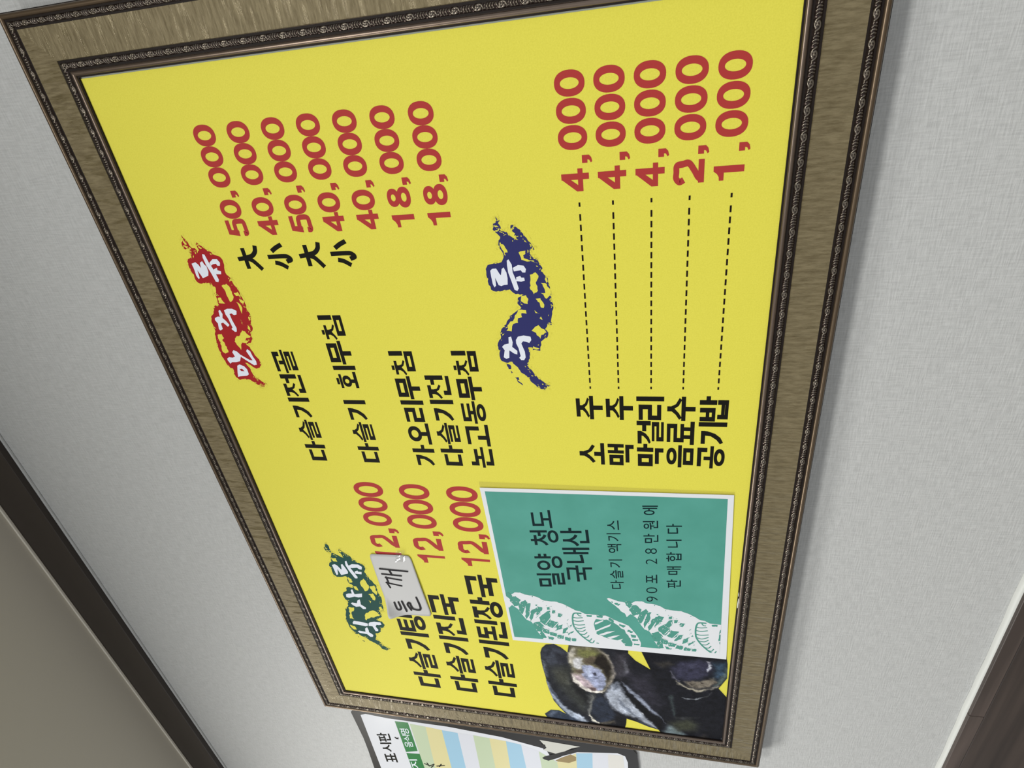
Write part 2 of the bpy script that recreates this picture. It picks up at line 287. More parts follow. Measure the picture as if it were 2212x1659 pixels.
533.0),(343.0,535.8),(347.4,535.6),(351.3,532.7)],[(162.5,535.4),(160.8,534.6),(158.8,535.8)],[(153.1,531.6),(152.8,527.9),(150.0,528.0),(151.2,529.5)]],'holes':[[(286.4,498.6),(291.7,493.1),(287.3,490.8),(278.2,488.5),
(268.3,492.3),(266.0,497.5),(273.8,499.0),(281.5,500.5)],[(260.1,493.8),(262.6,486.7),(254.8,484.5),(248.0,486.8),(249.2,490.1),(257.2,491.0)],[(276.7,487.7),(279.2,480.1),(266.8,478.6),(260.0,481.5),(265.9,485.8)],
[(292.2,515.7),(288.0,511.6),(281.7,512.2),(281.1,517.1)],[(275.2,514.0),(274.2,508.3),(265.6,507.1),(267.5,511.3)],[(212.9,511.5),(222.8,501.6),(225.5,493.7),(216.6,485.1),(214.0,491.8),(209.7,497.7),(209.9,502.5),
(201.6,512.0)],[(226.8,533.4),(228.0,524.5),(221.0,526.4),(216.9,531.2),(208.2,532.4),(201.4,531.1),(202.2,537.8),(213.1,534.1)],[(187.6,541.8),(185.1,535.0),(178.2,533.1),(177.4,538.3)],[(246.7,496.7),(245.5,493.4),
(241.1,495.7)],[(233.5,484.5),(235.7,480.4),(227.4,480.1),(226.7,485.0)],[(327.2,530.7),(327.9,523.6),(321.2,523.2),(322.0,529.9)],[(348.2,534.8),(346.2,532.0),(344.2,530.9),(345.3,534.0)],[(342.9,533.0),(341.4,529.4),
(339.8,530.4),(340.3,533.2)],[(344.3,514.2),(341.7,511.0),(340.1,512.6),(341.8,514.7)]],'white':[[(314.1,533.4),(316.1,528.8),(314.1,525.8),(307.7,522.5),(306.3,521.1),(316.3,519.4),(317.4,516.8),(310.8,514.6),(303.4,
512.6),(299.4,513.7),(297.2,519.6),(295.1,524.9),(307.1,527.3),(296.1,529.3),(294.2,532.2),(302.7,532.7)],[(323.2,511.7),(324.6,509.0),(317.5,508.7),(308.7,505.9),(294.0,500.7),(291.0,502.0),(291.1,505.5),(305.2,510.4),
(315.5,512.7)],[(315.2,508.7),(318.9,502.5),(319.1,493.3),(315.1,488.7),(309.6,490.7),(310.0,494.0),(312.7,496.7),(311.2,504.1),(311.4,508.6)],[(304.5,502.4),(307.3,497.6),(305.1,497.1),(304.9,491.9),(300.2,493.2),
(300.3,498.9),(300.6,502.9)],[(255.6,529.0),(257.8,524.8),(258.5,519.2),(265.8,518.9),(267.7,516.0),(257.3,515.3),(258.9,509.5),(260.5,503.1),(252.9,505.1),(251.4,510.9),(252.3,516.7),(248.6,526.1),(249.8,530.0)],
[(237.0,526.7),(239.0,523.9),(238.3,516.9),(244.3,514.6),(247.4,510.2),(241.6,510.5),(236.5,511.3),(230.7,505.0),(227.2,505.9),(226.6,510.3),(232.0,513.7),(230.3,520.2),(233.1,524.3)],[(193.8,535.7),(197.7,532.8),(197.4,
522.9),(194.8,511.3),(189.3,512.7),(187.8,516.8),(189.7,527.5),(190.2,536.1)],[(173.8,533.0),(176.0,529.9),(174.8,520.2),(182.2,518.9),(186.3,514.7),(179.4,514.0),(174.8,514.6),(169.4,509.1),(164.6,510.9),(164.0,514.9),
(169.6,519.0),(170.6,530.1)],[(195.0,510.0),(198.3,507.3),(200.8,499.9),(200.5,490.3),(195.4,489.7),(193.8,494.4),(194.1,497.9),(189.4,500.4),(182.8,497.7),(179.5,499.1),(178.9,503.0),(189.5,505.2),(189.5,511.4)]],
'inner':[]},'da':[[(736.2,498.3),(757.3,498.5)],[(746.4,506.9),(747.5,496.9)],[(746.9,498.4),(744.9,492.4),(741.0,488.4),(735.6,484.2)],[(747.8,497.3),(749.3,490.2),(753.2,485.8),(758.0,484.2)]],'so':[[(747.2,473.6),
(747.3,456.2),(745.8,451.4),(743.5,450.3),(742.1,453.6)],[(753.2,466.7),(756.0,461.8),(758.4,456.2)],[(741.0,466.4),(739.6,461.8),(736.0,456.0)]],'fly':[(193.0,295.6),(465.6,302.3),(471.5,28.3),(199.1,19.2)],
'flyg':[(200.5,292.5),(460.5,296.9),(466.0,34.2),(209.9,27.8)],'tape':[(465.6,302.3),(474.3,302.1),(475.6,27.4),(471.5,28.3)],'shoff':[3.2,-151.8],'shell':[(291.4,316.5),(292.8,314.5),(292.1,311.1),(290.2,307.4),(288.2,
300.5),(287.2,294.5),(284.4,289.2),(291.3,282.0),(292.2,274.4),(289.1,268.6),(288.4,259.1),(286.1,252.4),(281.2,245.9),(280.4,237.4),(280.4,227.9),(277.0,219.6),(272.8,213.1),(267.4,205.7),(266.3,199.8),(262.5,194.1),
(262.0,183.9),(261.5,173.9),(262.5,167.1),(256.1,157.3),(251.2,146.6),(247.1,139.2),(237.4,133.5),(228.9,128.6),(221.2,126.1),(214.7,124.1),(199.5,125.1),(197.8,134.9),(197.3,248.1),(199.6,251.6),(205.0,252.9),(212.8,
256.7),(220.7,260.1),(228.7,261.5),(236.4,265.3),(239.6,271.3),(249.6,276.5),(259.7,280.7),(266.6,288.0),(259.9,292.8),(266.6,294.9),(270.6,300.2),(275.1,302.4),(280.9,307.6),(288.1,314.4)],'marks':[[(287.9,293.9),
(289.7,289.7),(285.0,286.2),(278.2,289.3),(282.8,293.2)],[(281.1,286.3),(283.0,281.6),(277.3,276.1),(267.7,279.8),(265.7,285.0),(273.1,288.6)],[(269.4,277.0),(276.8,270.0),(273.2,267.7),(252.4,275.3),(258.6,279.1)],
[(270.5,268.9),(271.2,263.5),(256.4,265.9),(243.7,270.8),(255.7,270.9)],[(259.6,262.0),(264.3,256.3),(257.7,256.9),(239.0,265.9),(248.5,265.4)],[(267.2,254.2),(265.4,248.7),(254.4,251.9),(246.9,258.0),(257.7,256.5)],
[(246.3,252.7),(258.3,242.7),(260.1,239.1),(241.3,240.7),(233.8,245.8),(239.6,252.4)],[(267.6,241.9),(269.4,238.3),(264.1,239.2),(263.7,241.8)],[(262.6,235.4),(263.2,231.4),(258.5,232.2),(257.4,235.4)],[(257.8,227.9),
(257.2,222.8),(251.5,225.8),(252.4,228.8)],[(241.6,238.9),(240.2,230.2),(231.7,232.6),(228.3,237.3),(230.3,241.6),(231.5,243.3)],[(233.5,229.8),(235.7,224.4),(227.0,227.7),(223.3,234.2)],[(227.7,223.2),(231.4,216.8),
(221.2,221.0),(219.2,224.7)],[(234.4,214.8),(237.4,212.9),(234.8,212.2)],[(220.3,217.5),(225.6,210.1),(216.3,216.9)],[(232.8,262.0),(236.6,254.5),(229.1,249.8),(218.9,253.4),(219.5,258.8),(226.0,261.3)],[(224.9,250.2),
(221.9,242.8),(214.8,243.9),(216.5,250.9)],[(217.9,241.8),(216.6,232.9),(210.8,234.3),(212.5,241.4)],[(214.0,231.3),(213.8,224.2),(207.3,225.6),(208.2,232.7)],[(211.4,221.7),(209.6,215.1),(203.9,216.0),(205.0,222.2)],
[(210.0,212.9),(210.1,208.0),(205.1,208.8),(205.1,213.2)],[(218.8,254.3),(216.5,250.9),(207.2,248.1),(205.0,252.9),(213.0,255.8)],[(209.0,245.3),(207.4,238.2),(202.9,239.4),(204.3,243.9)],[(260.3,191.7),(261.2,184.8),
(257.3,185.0),(257.1,191.0)],[(261.4,178.9),(261.3,170.5),(257.3,171.5),(257.6,178.7)],[(259.1,163.9),(256.1,157.3),(250.8,157.9),(254.5,164.0)],[(249.3,150.8),(246.6,142.5),(242.2,145.1),(245.3,150.9)],[(239.0,140.2),
(236.1,133.5),(233.2,135.2),(234.9,141.1)],[(230.2,136.9),(228.7,129.8),(224.6,130.3),(224.3,136.2)],[(221.1,135.4),(221.7,127.0),(218.2,127.9),(217.7,135.0)],[(212.6,133.0),(212.4,125.8),(209.6,126.2),(209.2,133.0)],
[(204.2,133.9),(205.3,127.6),(202.4,128.0),(201.4,134.0)],[(248.6,182.0),(253.9,180.1),(254.2,170.8),(254.9,165.7),(248.5,155.8),(238.4,144.4),(229.6,141.2),(222.1,137.1),(210.3,134.7),(201.7,134.8),(203.9,144.2),(212.3,
147.4),(215.9,150.8),(217.2,163.6),(221.7,173.8),(224.7,180.5),(236.6,182.2)],[(279.9,246.0),(278.8,245.3),(277.9,246.7)],[(287.0,260.1),(287.9,258.3),(285.3,259.0)],[(270.7,257.4),(271.8,253.8),(268.4,255.4)],[(246.0,
217.5),(249.0,215.1),(245.5,216.7)],[(273.6,216.4),(272.5,215.6),(271.6,217.0)],[(202.7,206.2),(202.6,202.7),(201.3,205.9)],[(203.0,195.6),(202.8,193.0),(201.4,195.2)],[(204.1,176.2),(203.3,172.8),(201.0,175.5)],[(286.8,
311.2),(287.6,310.1),(284.8,309.4),(284.6,310.5)],[(284.9,307.5),(285.4,303.6),(283.2,302.5),(281.1,305.4),(282.6,307.2)],[(281.4,304.1),(284.1,301.0),(283.6,300.2),(279.8,303.0)]],'spikes':[[(246.7,181.3),(253.5,170.8),
(251.6,170.5),(243.7,179.7),(243.1,181.9)],[(230.6,182.0),(239.6,171.3),(247.1,160.9),(242.2,162.8),(234.6,173.2),(228.4,181.2)],[(223.9,177.1),(231.0,166.6),(234.2,156.2),(228.8,163.2),(222.7,172.0)],[(219.4,167.0),
(224.2,158.2),(226.8,150.1),(221.0,156.6),(216.9,162.7)],[(216.1,153.3),(220.0,146.4),(218.5,147.3),(214.6,150.0)],[(210.8,148.3),(210.2,143.2),(208.2,145.8)]],'lip':[[(262.2,197.9),(261.9,206.1),(257.8,208.9),(247.1,
210.0),(234.0,208.7),(222.6,203.3),(212.7,195.9),(202.0,185.1)]],'ribs':[[(253.2,209.2),(252.6,204.1),(254.3,196.7)],[(247.1,210.0),(246.1,203.6),(248.6,195.7)],[(239.9,209.2),(238.8,203.2),(240.8,194.4)],[(233.4,207.9),
(231.6,201.9),(236.1,194.2)],[(227.1,204.8),(226.7,198.7),(230.8,194.1)],[(220.8,201.6),(220.9,196.4),(225.6,192.6)],[(215.3,197.1),(215.2,193.2),(219.8,190.3)],[(210.3,193.4),(209.6,189.5),(214.1,187.1)],[(206.0,190.1),
(205.3,186.2),(210.5,183.8)],[(261.9,203.5),(257.6,201.2),(257.4,198.2)],[(205.4,181.4),(205.7,179.2),(203.0,178.9)]],'bands':[[(246.9,258.0),(258.7,249.7),(267.0,246.4)],[(233.7,246.7),(249.7,238.2),(258.8,239.2)],
[(226.9,237.5),(244.8,226.3)],[(229.0,250.7),(220.9,240.6),(216.8,231.1),(213.1,219.8)]],'ft1':[['밀',[(310.7,214.2),(335.1,215.1),(331.3,249.3),(306.5,248.9)]],['양',[(339.9,214.9),(367.9,216.0),(364.6,249.3),(336.1,
248.9)]],['청',[(381.5,216.4),(406.1,217.4),(403.3,250.9),(378.3,250.5)]],['도',[(409.1,222.8),(437.0,223.8),(435.3,246.6),(407.2,246.0)]]],'ft2':[['국',[(323.8,179.3),(351.7,180.5),(348.4,211.5),(320.1,210.9)]],['내',
[(355.6,181.0),(381.2,182.0),(378.1,214.1),(352.2,213.6)]],['산',[(383.5,180.8),(412.8,182.0),(410.1,214.5),(380.4,213.9)]]],'ft3':[['다',[(315.1,143.2),(330.0,143.7),(328.2,159.4),(313.1,159.1)]],['슬',[(333.3,143.5),
(347.5,144.0),(345.8,159.4),(331.5,159.1)]],['기',[(352.0,144.2),(365.5,144.6),(363.9,160.2),(350.3,159.9)]],['액',[(376.3,144.5),(390.5,144.9),(389.1,160.7),(374.8,160.4)]],['기',[(395.3,144.9),(407.5,145.3),(406.1,161.1),
(393.9,160.8)]],['스',[(412.6,146.8),(427.0,147.3),(426.0,160.0),(411.5,159.6)]]],'ft4':[['9',[(297.3,103.5),(306.3,103.7),(304.6,117.0),(295.5,116.9)]],['0',[(312.3,104.3),(322.5,104.5),(320.9,117.3),(310.7,117.1)]],
['포',[(329.4,104.4),(344.2,104.7),(342.7,117.5),(327.9,117.4)]],['2',[(361.8,104.8),(370.7,105.0),(369.4,117.7),(360.5,117.6)]],['8',[(378.6,105.1),(387.4,105.3),(386.1,118.3),(377.3,118.3)]],['만',[(396.1,103.6),(410.1,
103.9),(408.7,120.1),(394.6,119.9)]],['원',[(416.8,104.0),(429.8,104.3),(428.5,120.6),(415.4,120.4)]],['에',[(438.5,104.3),(452.0,104.6),(450.9,121.1),(437.2,120.9)]]],'ft5':[['판',[(324.8,77.5),(339.2,77.9),(337.4,93.9),
(322.8,93.7)]],['매',[(347.2,77.6),(360.9,78.0),(359.2,94.1),(345.4,93.9)]],['합',[(368.9,77.9),(384.0,78.3),(382.4,95.0),(367.2,94.8)]],['니',[(391.1,78.4),(403.4,78.8),(401.9,95.1),(389.6,94.9)]],['다',[(412.6,78.6),
(427.3,79.0),(426.0,95.6),(411.2,95.4)]]],'note':[(342.6,471.3),(344.8,413.5),(227.0,406.1),(223.2,468.1)],'notetx':[[(280.7,455.1),(289.9,457.7),(286.2,437.4)],[(289.9,455.2),(300.2,456.4),(297.6,435.2)],[(316.5,461.8),
(315.5,422.8)],[(306.8,461.1),(306.1,433.7)],[(316.4,448.9),(306.1,446.9)],[(250.3,456.5),(236.7,455.0),(238.3,449.3),(252.0,450.1)],[(254.3,444.6),(233.6,441.7)],[(237.1,434.0),(248.0,437.3),(251.7,433.7),(240.5,430.7),
(241.5,419.8),(265.3,421.1)]],'notetape':[(332.4,436.3),(353.3,430.2),(356.3,417.9),(334.7,421.4)],'cut':[[(170.8,259.7),(181.2,256.7),(189.8,250.3),(192.8,239.1),(186.8,230.0),(177.3,221.8),(197.2,218.4),(203.8,140.4),
(189.1,140.7),(175.7,131.8),(159.7,112.3),(200.2,125.1),(207.9,19.8),(188.0,16.7),(158.6,15.5),(134.8,24.7),(110.9,9.4),(-0.2,2.2),(-0.4,64.1),(1.9,96.5),(11.1,96.6),(19.2,100.9),(23.5,115.0),(32.4,132.0),(36.9,145.5),
(23.8,146.4),(-0.9,150.6),(1.5,173.3),(1.8,194.0),(0.4,233.3),(-1.5,264.2),(7.1,261.9),(22.0,266.7),(34.7,256.5),(36.2,244.3),(29.3,234.3),(43.1,242.3),(59.2,250.0),(83.1,254.6),(104.5,257.2),(114.0,257.0),(137.0,259.3),
(157.3,260.3)]],'paint':[((34,37,46),1.3020833333333335,[(196.8,260.7),(214.2,153.0),(21.9,143.6),(-25.0,282.0)]),((24,25,33),6.510416666666667,[(205.0,158.5),(219.3,11.6),(-6.6,-3.6),(-8.3,158.8),(89.7,175.8)]),((45,58,
80),2.170138888888889,[(22.0,266.7),(34.7,256.5),(36.2,244.3),(29.3,234.3),(19.5,220.0),(10.4,202.6),(0.4,233.3),(1.6,262.4)]),((80,95,120),2.170138888888889,[(20.3,262.3),(31.1,255.3),(31.5,247.7),(22.5,253.0),(13.3,
258.3)]),((60,66,82),5.425347222222222,[(180.3,255.3),(190.4,240.7),(174.7,224.0),(150.2,224.4),(145.3,238.7),(145.3,251.4),(162.4,257.0)]),((30,33,44),2.604166666666667,[(172.1,251.9),(175.2,246.8),(168.6,246.6),(165.6,
251.1)]),((38,40,52),3.0381944444444446,[(174.3,239.2),(172.7,222.8),(148.2,223.1),(147.9,237.1)]),((110,122,140),3.2552083333333335,[(153.0,259.3),(144.8,254.3),(116.7,255.4),(125.6,258.2)]),((54,57,54),
6.510416666666667,[(141.4,247.5),(148.7,220.3),(93.5,204.0),(60.0,200.0),(38.1,207.0),(78.2,230.9),(111.5,245.7)]),((74,76,66),5.425347222222222,[(130.5,244.2),(131.2,228.5),(104.0,223.3),(103.8,236.2)]),((30,30,32),
3.9062500000000004,[(144.1,220.6),(110.5,214.3),(85.0,198.7),(55.2,198.8),(73.2,208.0),(99.8,220.7)]),((150,165,190),2.170138888888889,[(111.6,257.3),(97.9,254.1),(79.5,248.3),(56.4,239.8),(43.2,230.4),(32.8,219.2),
(25.0,207.7),(10.8,201.1),(14.3,214.3),(27.4,231.5),(50.2,244.7),(71.0,253.4),(92.5,256.8)]),((60,70,95),1.7361111111111112,[(93.1,253.8),(63.7,240.7),(54.8,235.5),(63.1,243.7),(78.9,251.3)]),((175,190,215),
1.9531250000000002,[(36.7,224.9),(31.5,213.3),(15.4,203.8),(16.3,211.2)]),((70,72,72),2.170138888888889,[(85.0,198.7),(88.6,187.2),(64.1,192.6),(35.1,197.6),(34.3,201.3)]),((40,48,66),2.604166666666667,[(66.3,193.9),
(89.2,184.3),(80.3,174.8),(46.2,160.2),(30.1,163.6),(16.1,178.6),(23.9,190.1),(45.8,195.6)]),((28,28,34),3.4722222222222223,[(48.7,160.2),(36.9,145.5),(12.9,148.1),(14.2,175.8),(30.1,163.6)]),((200,195,180),
1.0850694444444444,[(34.6,199.8),(37.7,197.5),(25.5,194.4),(16.0,184.5),(14.0,187.5),(19.9,196.2)]),((120,122,120),1.5190972222222223,[(83.7,193.1),(81.8,190.3),(61.1,194.9),(34.9,198.4),(39.6,200.3),(65.7,196.8)]),((90,
82,70),2.170138888888889,[(17.4,184.5),(27.5,163.7),(22.6,162.3),(12.8,181.7)]),((112,106,78),2.604166666666667,[(192.9,218.7),(196.0,187.7),(191.3,177.3),(175.9,167.3),(154.7,163.3),(129.6,164.8),(100.0,172.7),(92.8,
178.5),(91.3,191.3),(97.2,203.8),(112.7,215.6),(128.4,218.8),(144.6,217.8),(159.6,222.3)]),((120,122,60),3.2552083333333335,[(186.6,205.6),(189.5,188.0),(182.7,177.6),(173.3,182.0),(170.2,199.7),(175.4,207.6)]),((35,28,
22),3.0381944444444446,[(170.1,187.6),(183.2,175.0),(171.5,167.4),(154.6,163.7),(131.8,165.4),(114.8,169.4),(133.0,170.8),(147.8,176.4),(157.0,186.8),(161.0,189.3)]),((200,200,205),2.170138888888889,[(162.8,216.6),
(168.3,210.7),(167.5,202.6),(156.3,203.2),(144.4,206.7),(138.6,201.5),(141.6,209.6),(147.2,216.2)]),((178,172,155),1.7361111111111112,[(177.4,221.1),(190.6,213.4),(176.9,211.6),(151.5,217.3),(155.2,221.9)]),((100,85,65),
2.170138888888889,[(165.8,200.0),(175.6,187.3),(170.9,183.5),(156.0,192.3),(156.8,200.5)]),((150,160,200),1.5190972222222223,[(151.5,204.9),(154.9,192.4),(147.3,179.1),(130.6,171.6),(114.2,172.1),(98.8,178.3),(96.2,
185.4),(105.5,192.0),(113.1,201.5),(131.1,204.7)]),((195,172,182),3.0381944444444446,[(130.9,218.0),(131.1,204.7),(114.5,194.4),(97.1,186.8),(92.9,195.5),(102.1,209.2),(117.0,217.5)]),((228,220,210),1.0850694444444444,
[(128.4,218.8),(112.4,217.1),(97.8,206.6),(90.5,195.6),(92.8,178.5),(99.7,174.1),(96.1,179.8),(97.1,192.4),(104.4,203.4),(118.0,212.5)]),((175,188,225),1.7361111111111112,[(147.7,201.0),(147.0,192.8),(129.1,190.9),
(125.7,196.6)]),((120,130,165),1.0850694444444444,[(129.3,202.0),(127.9,185.4),(131.8,177.0),(125.8,184.1),(126.3,199.4)]),((60,60,80),1.0850694444444444,[(138.5,189.7),(137.1,185.0),(132.8,183.8),(133.1,187.9)]),((90,
70,70),1.7361111111111112,[(102.3,196.4),(103.4,185.1),(97.1,186.8),(95.6,193.9)]),((100,85,70),1.3020833333333335,[(138.8,212.6),(142.6,204.0),(135.1,201.7),(133.5,210.1)]),((150,140,125),1.7361111111111112,[(190.7,
181.3),(182.2,168.4),(163.9,161.0),(139.9,158.3),(120.4,164.4),(105.0,171.1),(99.7,174.1),(121.8,169.1),(139.0,163.4),(161.2,163.7),(177.6,169.9)]),((65,62,72),6.510416666666667,[(184.2,156.4),(186.5,143.3),(147.6,
141.4),(129.9,151.1),(139.8,159.0)]),((105,105,118),1.7361111111111112,[(168.8,146.3),(165.0,143.1),(145.3,142.1),(142.1,146.8)]),((48,46,60),9.765625,[(142.1,146.8),(143.7,114.9),(82.5,97.3),(67.9,108.1),(107.7,
135.3)]),((165,175,195),2.604166666666667,[(92.6,173.6),(118.2,163.7),(122.2,155.4),(95.6,147.8),(74.4,134.3),(52.4,122.0),(34.8,110.8),(20.5,100.9),(24.5,110.8),(40.7,129.1),(46.3,148.8),(57.9,164.2),(76.0,172.1)]),
((95,105,125),2.170138888888889,[(84.2,156.4),(71.3,148.3),(53.9,137.4),(39.1,124.9),(55.1,143.0),(72.5,153.9)]),((80,88,105),3.0381944444444446,[(116.2,162.4),(122.2,155.4),(108.4,154.4),(102.3,161.5)]),((130,140,165),
1.5190972222222223,[(125.3,151.3),(113.6,140.6),(91.0,124.5),(71.9,112.3),(57.2,101.2),(37.1,90.6),(48.2,97.0),(62.1,112.2),(81.0,126.0),(99.7,139.5)]),((20,20,24),1.9531250000000002,[(105.1,147.6),(97.3,139.5),(76.5,
124.6),(59.6,112.2),(45.7,96.9),(33.7,94.0),(19.9,98.1),(39.6,112.2),(54.9,122.0),(78.6,137.0)]),((60,70,92),1.7361111111111112,[(37.3,132.7),(34.0,124.9),(21.0,109.4),(24.4,122.1)]),((200,205,215),0.8680555555555556,
[(56.6,125.5),(57.3,122.7),(53.3,123.4)]),((52,52,78),3.9062500000000004,[(169.1,85.4),(181.7,74.3),(190.9,52.2),(186.1,38.5),(176.4,34.4),(160.6,38.5),(149.6,50.6),(143.3,65.6),(146.1,79.8)]),((66,66,95),
3.0381944444444446,[(178.4,69.2),(183.2,54.4),(171.8,59.0)]),((100,100,120),1.3020833333333335,[(160.2,86.5),(162.6,85.3),(150.0,82.5),(141.8,73.3),(140.2,75.8),(147.5,83.7)]),((190,180,155),1.5190972222222223,[(141.7,
79.7),(136.3,73.1),(129.4,62.6),(126.4,49.7),(130.9,38.4),(121.7,46.9),(122.8,56.0),(128.3,67.8),(133.5,75.7)]),((120,110,95),2.170138888888889,[(141.7,68.1),(145.2,50.4),(155.4,32.0),(147.7,26.6),(134.5,37.3),(128.1,
52.3),(133.6,64.1)]),((60,50,45),1.0850694444444444,[(138.5,61.6),(137.6,55.2),(134.9,57.7)]),((60,50,45),1.0850694444444444,[(143.5,47.8),(143.4,42.8),(139.6,45.1)]),((45,70,95),4.340277777777778,[(186.8,34.9),(189.6,
19.3),(166.9,16.7),(152.3,25.7),(157.5,32.2),(172.8,30.5)]),((85,105,105),2.170138888888889,[(179.6,16.8),(163.0,15.2),(144.1,22.7),(135.8,31.0),(152.3,25.7)]),((130,125,115),1.7361111111111112,[(130.9,38.4),(140.3,
25.0),(140.0,21.2),(130.8,33.3)]),((180,185,200),1.0850694444444444,[(183.8,39.6),(182.4,35.9),(178.1,36.3),(166.8,40.1),(172.9,41.6)]),((150,150,165),1.3020833333333335,[(189.6,42.4),(189.2,38.7),(183.8,39.6)]),((165,
175,185),1.3020833333333335,[(105.9,71.1),(103.8,64.4),(104.8,54.0),(110.5,43.9),(103.8,51.4),(101.7,63.1)]),((70,72,75),1.3020833333333335,[(109.3,43.8),(121.7,34.1),(124.2,33.0),(112.7,38.8)]),((55,68,70),
2.170138888888889,[(108.3,86.9),(106.8,82.9),(81.2,81.1),(65.1,77.4),(57.6,77.9),(61.8,80.7),(87.6,84.6)]),((60,56,52),3.4722222222222223,[(173.9,105.9),(181.2,89.4),(175.7,84.3),(166.9,96.9)]),((100,118,125),
3.2552083333333335,[(12.8,95.2),(35.3,87.1),(32.3,78.8),(23.4,73.0),(15.5,63.1),(7.8,62.9),(8.8,79.7),(7.9,93.7)]),((62,66,50),6.076388888888889,[(41.0,84.5),(54.2,60.2),(46.9,49.2),(28.8,51.2),(23.4,73.0)]),((180,200,
210),1.3020833333333335,[(11.6,68.6),(11.8,62.3),(7.8,62.9),(6.7,67.1)]),((46,48,50),2.170138888888889,[(55.7,80.6),(60.4,65.8),(61.0,47.1),(55.5,60.3),(52.9,76.5)]),((54,50,48),4.340277777777778,[(9.3,46.4),(22.0,37.3),
(10.6,31.3),(3.3,39.2)]),((140,150,170),1.0850694444444444,[(17.4,14.8),(20.2,13.6),(11.2,13.5),(9.6,14.7)])],'sh_black':[(-89.4,626.1),(-73.4,611.1),(-71.7,458.2),(-80.8,293.6),(-77.0,160.4),(-80.4,140.2),(-93.8,132.9),
(-134.5,130.5),(-177.4,129.3),(-505.0,112.0),(-515.0,120.0),(-520.0,630.0),(-512.0,636.0),(-277.4,628.7),(-212.7,624.9),(-170.3,623.6)],'sh_white':[(-93.9,608.7),(-88.1,597.9),(-92.3,555.9),(-91.8,447.1),(-100.1,354.0),
(-117.7,280.9),(-136.7,275.6),(-137.2,261.6),(-113.2,228.0),(-98.7,163.1),(-104.9,151.3),(-122.5,147.5),(-156.5,147.3),(-492.0,130.0),(-502.0,138.0),(-506.0,612.0),(-498.0,618.0),(-273.0,613.2)],'sh_tear':[(-91.9,288.9),
(-112.2,279.2),(-122.1,284.8),(-128.5,261.0),(-103.0,236.3),(-95.2,222.4),(-94.0,249.2)],'sh_stain':[(-149.5,267.3),(-138.1,257.1),(-122.8,239.9),(-128.8,231.2),(-139.7,231.9),(-150.5,244.1),(-151.3,262.7)],
'sh_flap':[(-147.0,289.4),(-141.5,285.3),(-117.3,250.9),(-100.6,227.2),(-119.1,241.9),(-139.4,261.8),(-152.9,279.3),(-150.4,286.1)],'sh_flap2':[(-104.0,287.7),(-104.3,280.8),(-114.6,280.1),(-119.9,284.6),(-109.6,285.2)],
'sh_str':[['g',[(-99.4,517.7),(-101.9,489.0),(-239.7,497.3),(-470.0,497.3),(-470.0,520.2),(-246.3,520.2)]],['y',[(-101.9,489.0),(-105.4,460.1),(-230.2,464.1),(-470.0,464.1),(-470.0,497.3),(-239.7,497.3)]],['b',[(-105.4,
460.1),(-107.0,432.0),(-222.1,435.7),(-470.0,435.7),(-470.0,464.1),(-230.2,464.1)]],['w',[(-107.0,432.0),(-107.3,404.4),(-214.1,408.1),(-470.0,408.1),(-470.0,435.7),(-222.1,435.7)]],['g',[(-107.3,404.4),(-109.1,376.3),
(-205.6,378.4),(-470.0,378.4),(-470.0,408.1),(-214.1,408.1)]],['y',[(-109.1,376.3),(-111.1,347.8),(-197.6,350.4),(-470.0,350.4),(-470.0,378.4),(-205.6,378.4)]],['b',[(-111.1,347.8),(-115.1,322.2),(-189.2,321.1),(-470.0,
321.1),(-470.0,350.4),(-197.6,350.4)]],['w',[(-115.1,322.2),(-127.8,293.5),(-181.2,293.2),(-470.0,293.2),(-470.0,321.1),(-189.2,321.1)]],['g',[(-127.8,293.5),(-153.2,264.8),(-172.8,263.9),(-470.0,263.9),(-470.0,293.2),
(-181.2,293.2)]],['y',[(-153.2,264.8),(-116.8,230.4),(-163.6,231.9),(-470.0,231.9),(-470.0,263.9),(-172.8,263.9)]],['b',[(-116.8,230.4),(-109.6,203.6),(-156.0,205.3),(-470.0,205.3),(-470.0,231.9),(-163.6,231.9)]],['w',
[(-109.6,203.6),(-106.2,178.6),(-148.4,179.0),(-470.0,179.0),(-470.0,205.3),(-156.0,205.3)]],['o',[(-106.2,178.6),(-103.7,154.6),(-141.0,153.2),(-470.0,153.2),(-470.0,179.0),(-148.4,179.0)]]],'sh_h1':[(-98.0,545.0),
(-96.9,520.2),(-188.0,521.3),(-197.2,545.9)],'sh_h2':[(-201.1,546.0),(-196.6,519.3),(-470.0,520.9),(-470.0,547.5)],'sh_t1':[['판',[(-168.9,566.8),(-139.6,565.9),(-146.2,592.3),(-175.8,593.5)]],['시',[(-203.7,570.3),
(-172.1,569.3),(-178.1,592.6),(-210.0,593.9)]],['표',[(-240.2,570.9),(-207.6,570.0),(-214.0,593.6),(-247.0,595.0)]]],'sh_t2':[['명',[(-134.4,524.7),(-116.0,524.5),(-120.0,541.3),(-138.6,541.6)]],['식',[(-156.6,526.5),
(-136.0,526.3),(-139.5,540.1),(-160.1,540.5)]],['음',[(-176.4,526.3),(-157.2,526.1),(-161.3,542.0),(-180.6,542.3)]]],'sh_t3':[['지',[(-249.1,529.4),(-217.8,529.1),(-222.2,545.3),(-253.8,545.8)]]],'sh_hand':[[(-228.5,
517.2),(-233.3,508.7),(-224.4,511.0)],[(-235.9,509.2),(-225.1,496.4)],[(-239.8,505.9),(-230.5,498.7)],[(-231.4,493.6),(-224.1,476.2)],[(-232.4,488.4),(-221.1,482.3)]],'sh_logo':[(-152.0,558.3),(-157.2,555.7),(-157.3,
551.3),(-149.9,549.9),(-152.8,553.2),(-150.6,556.5)],'sh_line':[(-100.5,555.8),(-99.0,552.6),(-142.7,553.2),(-144.7,556.2)]}

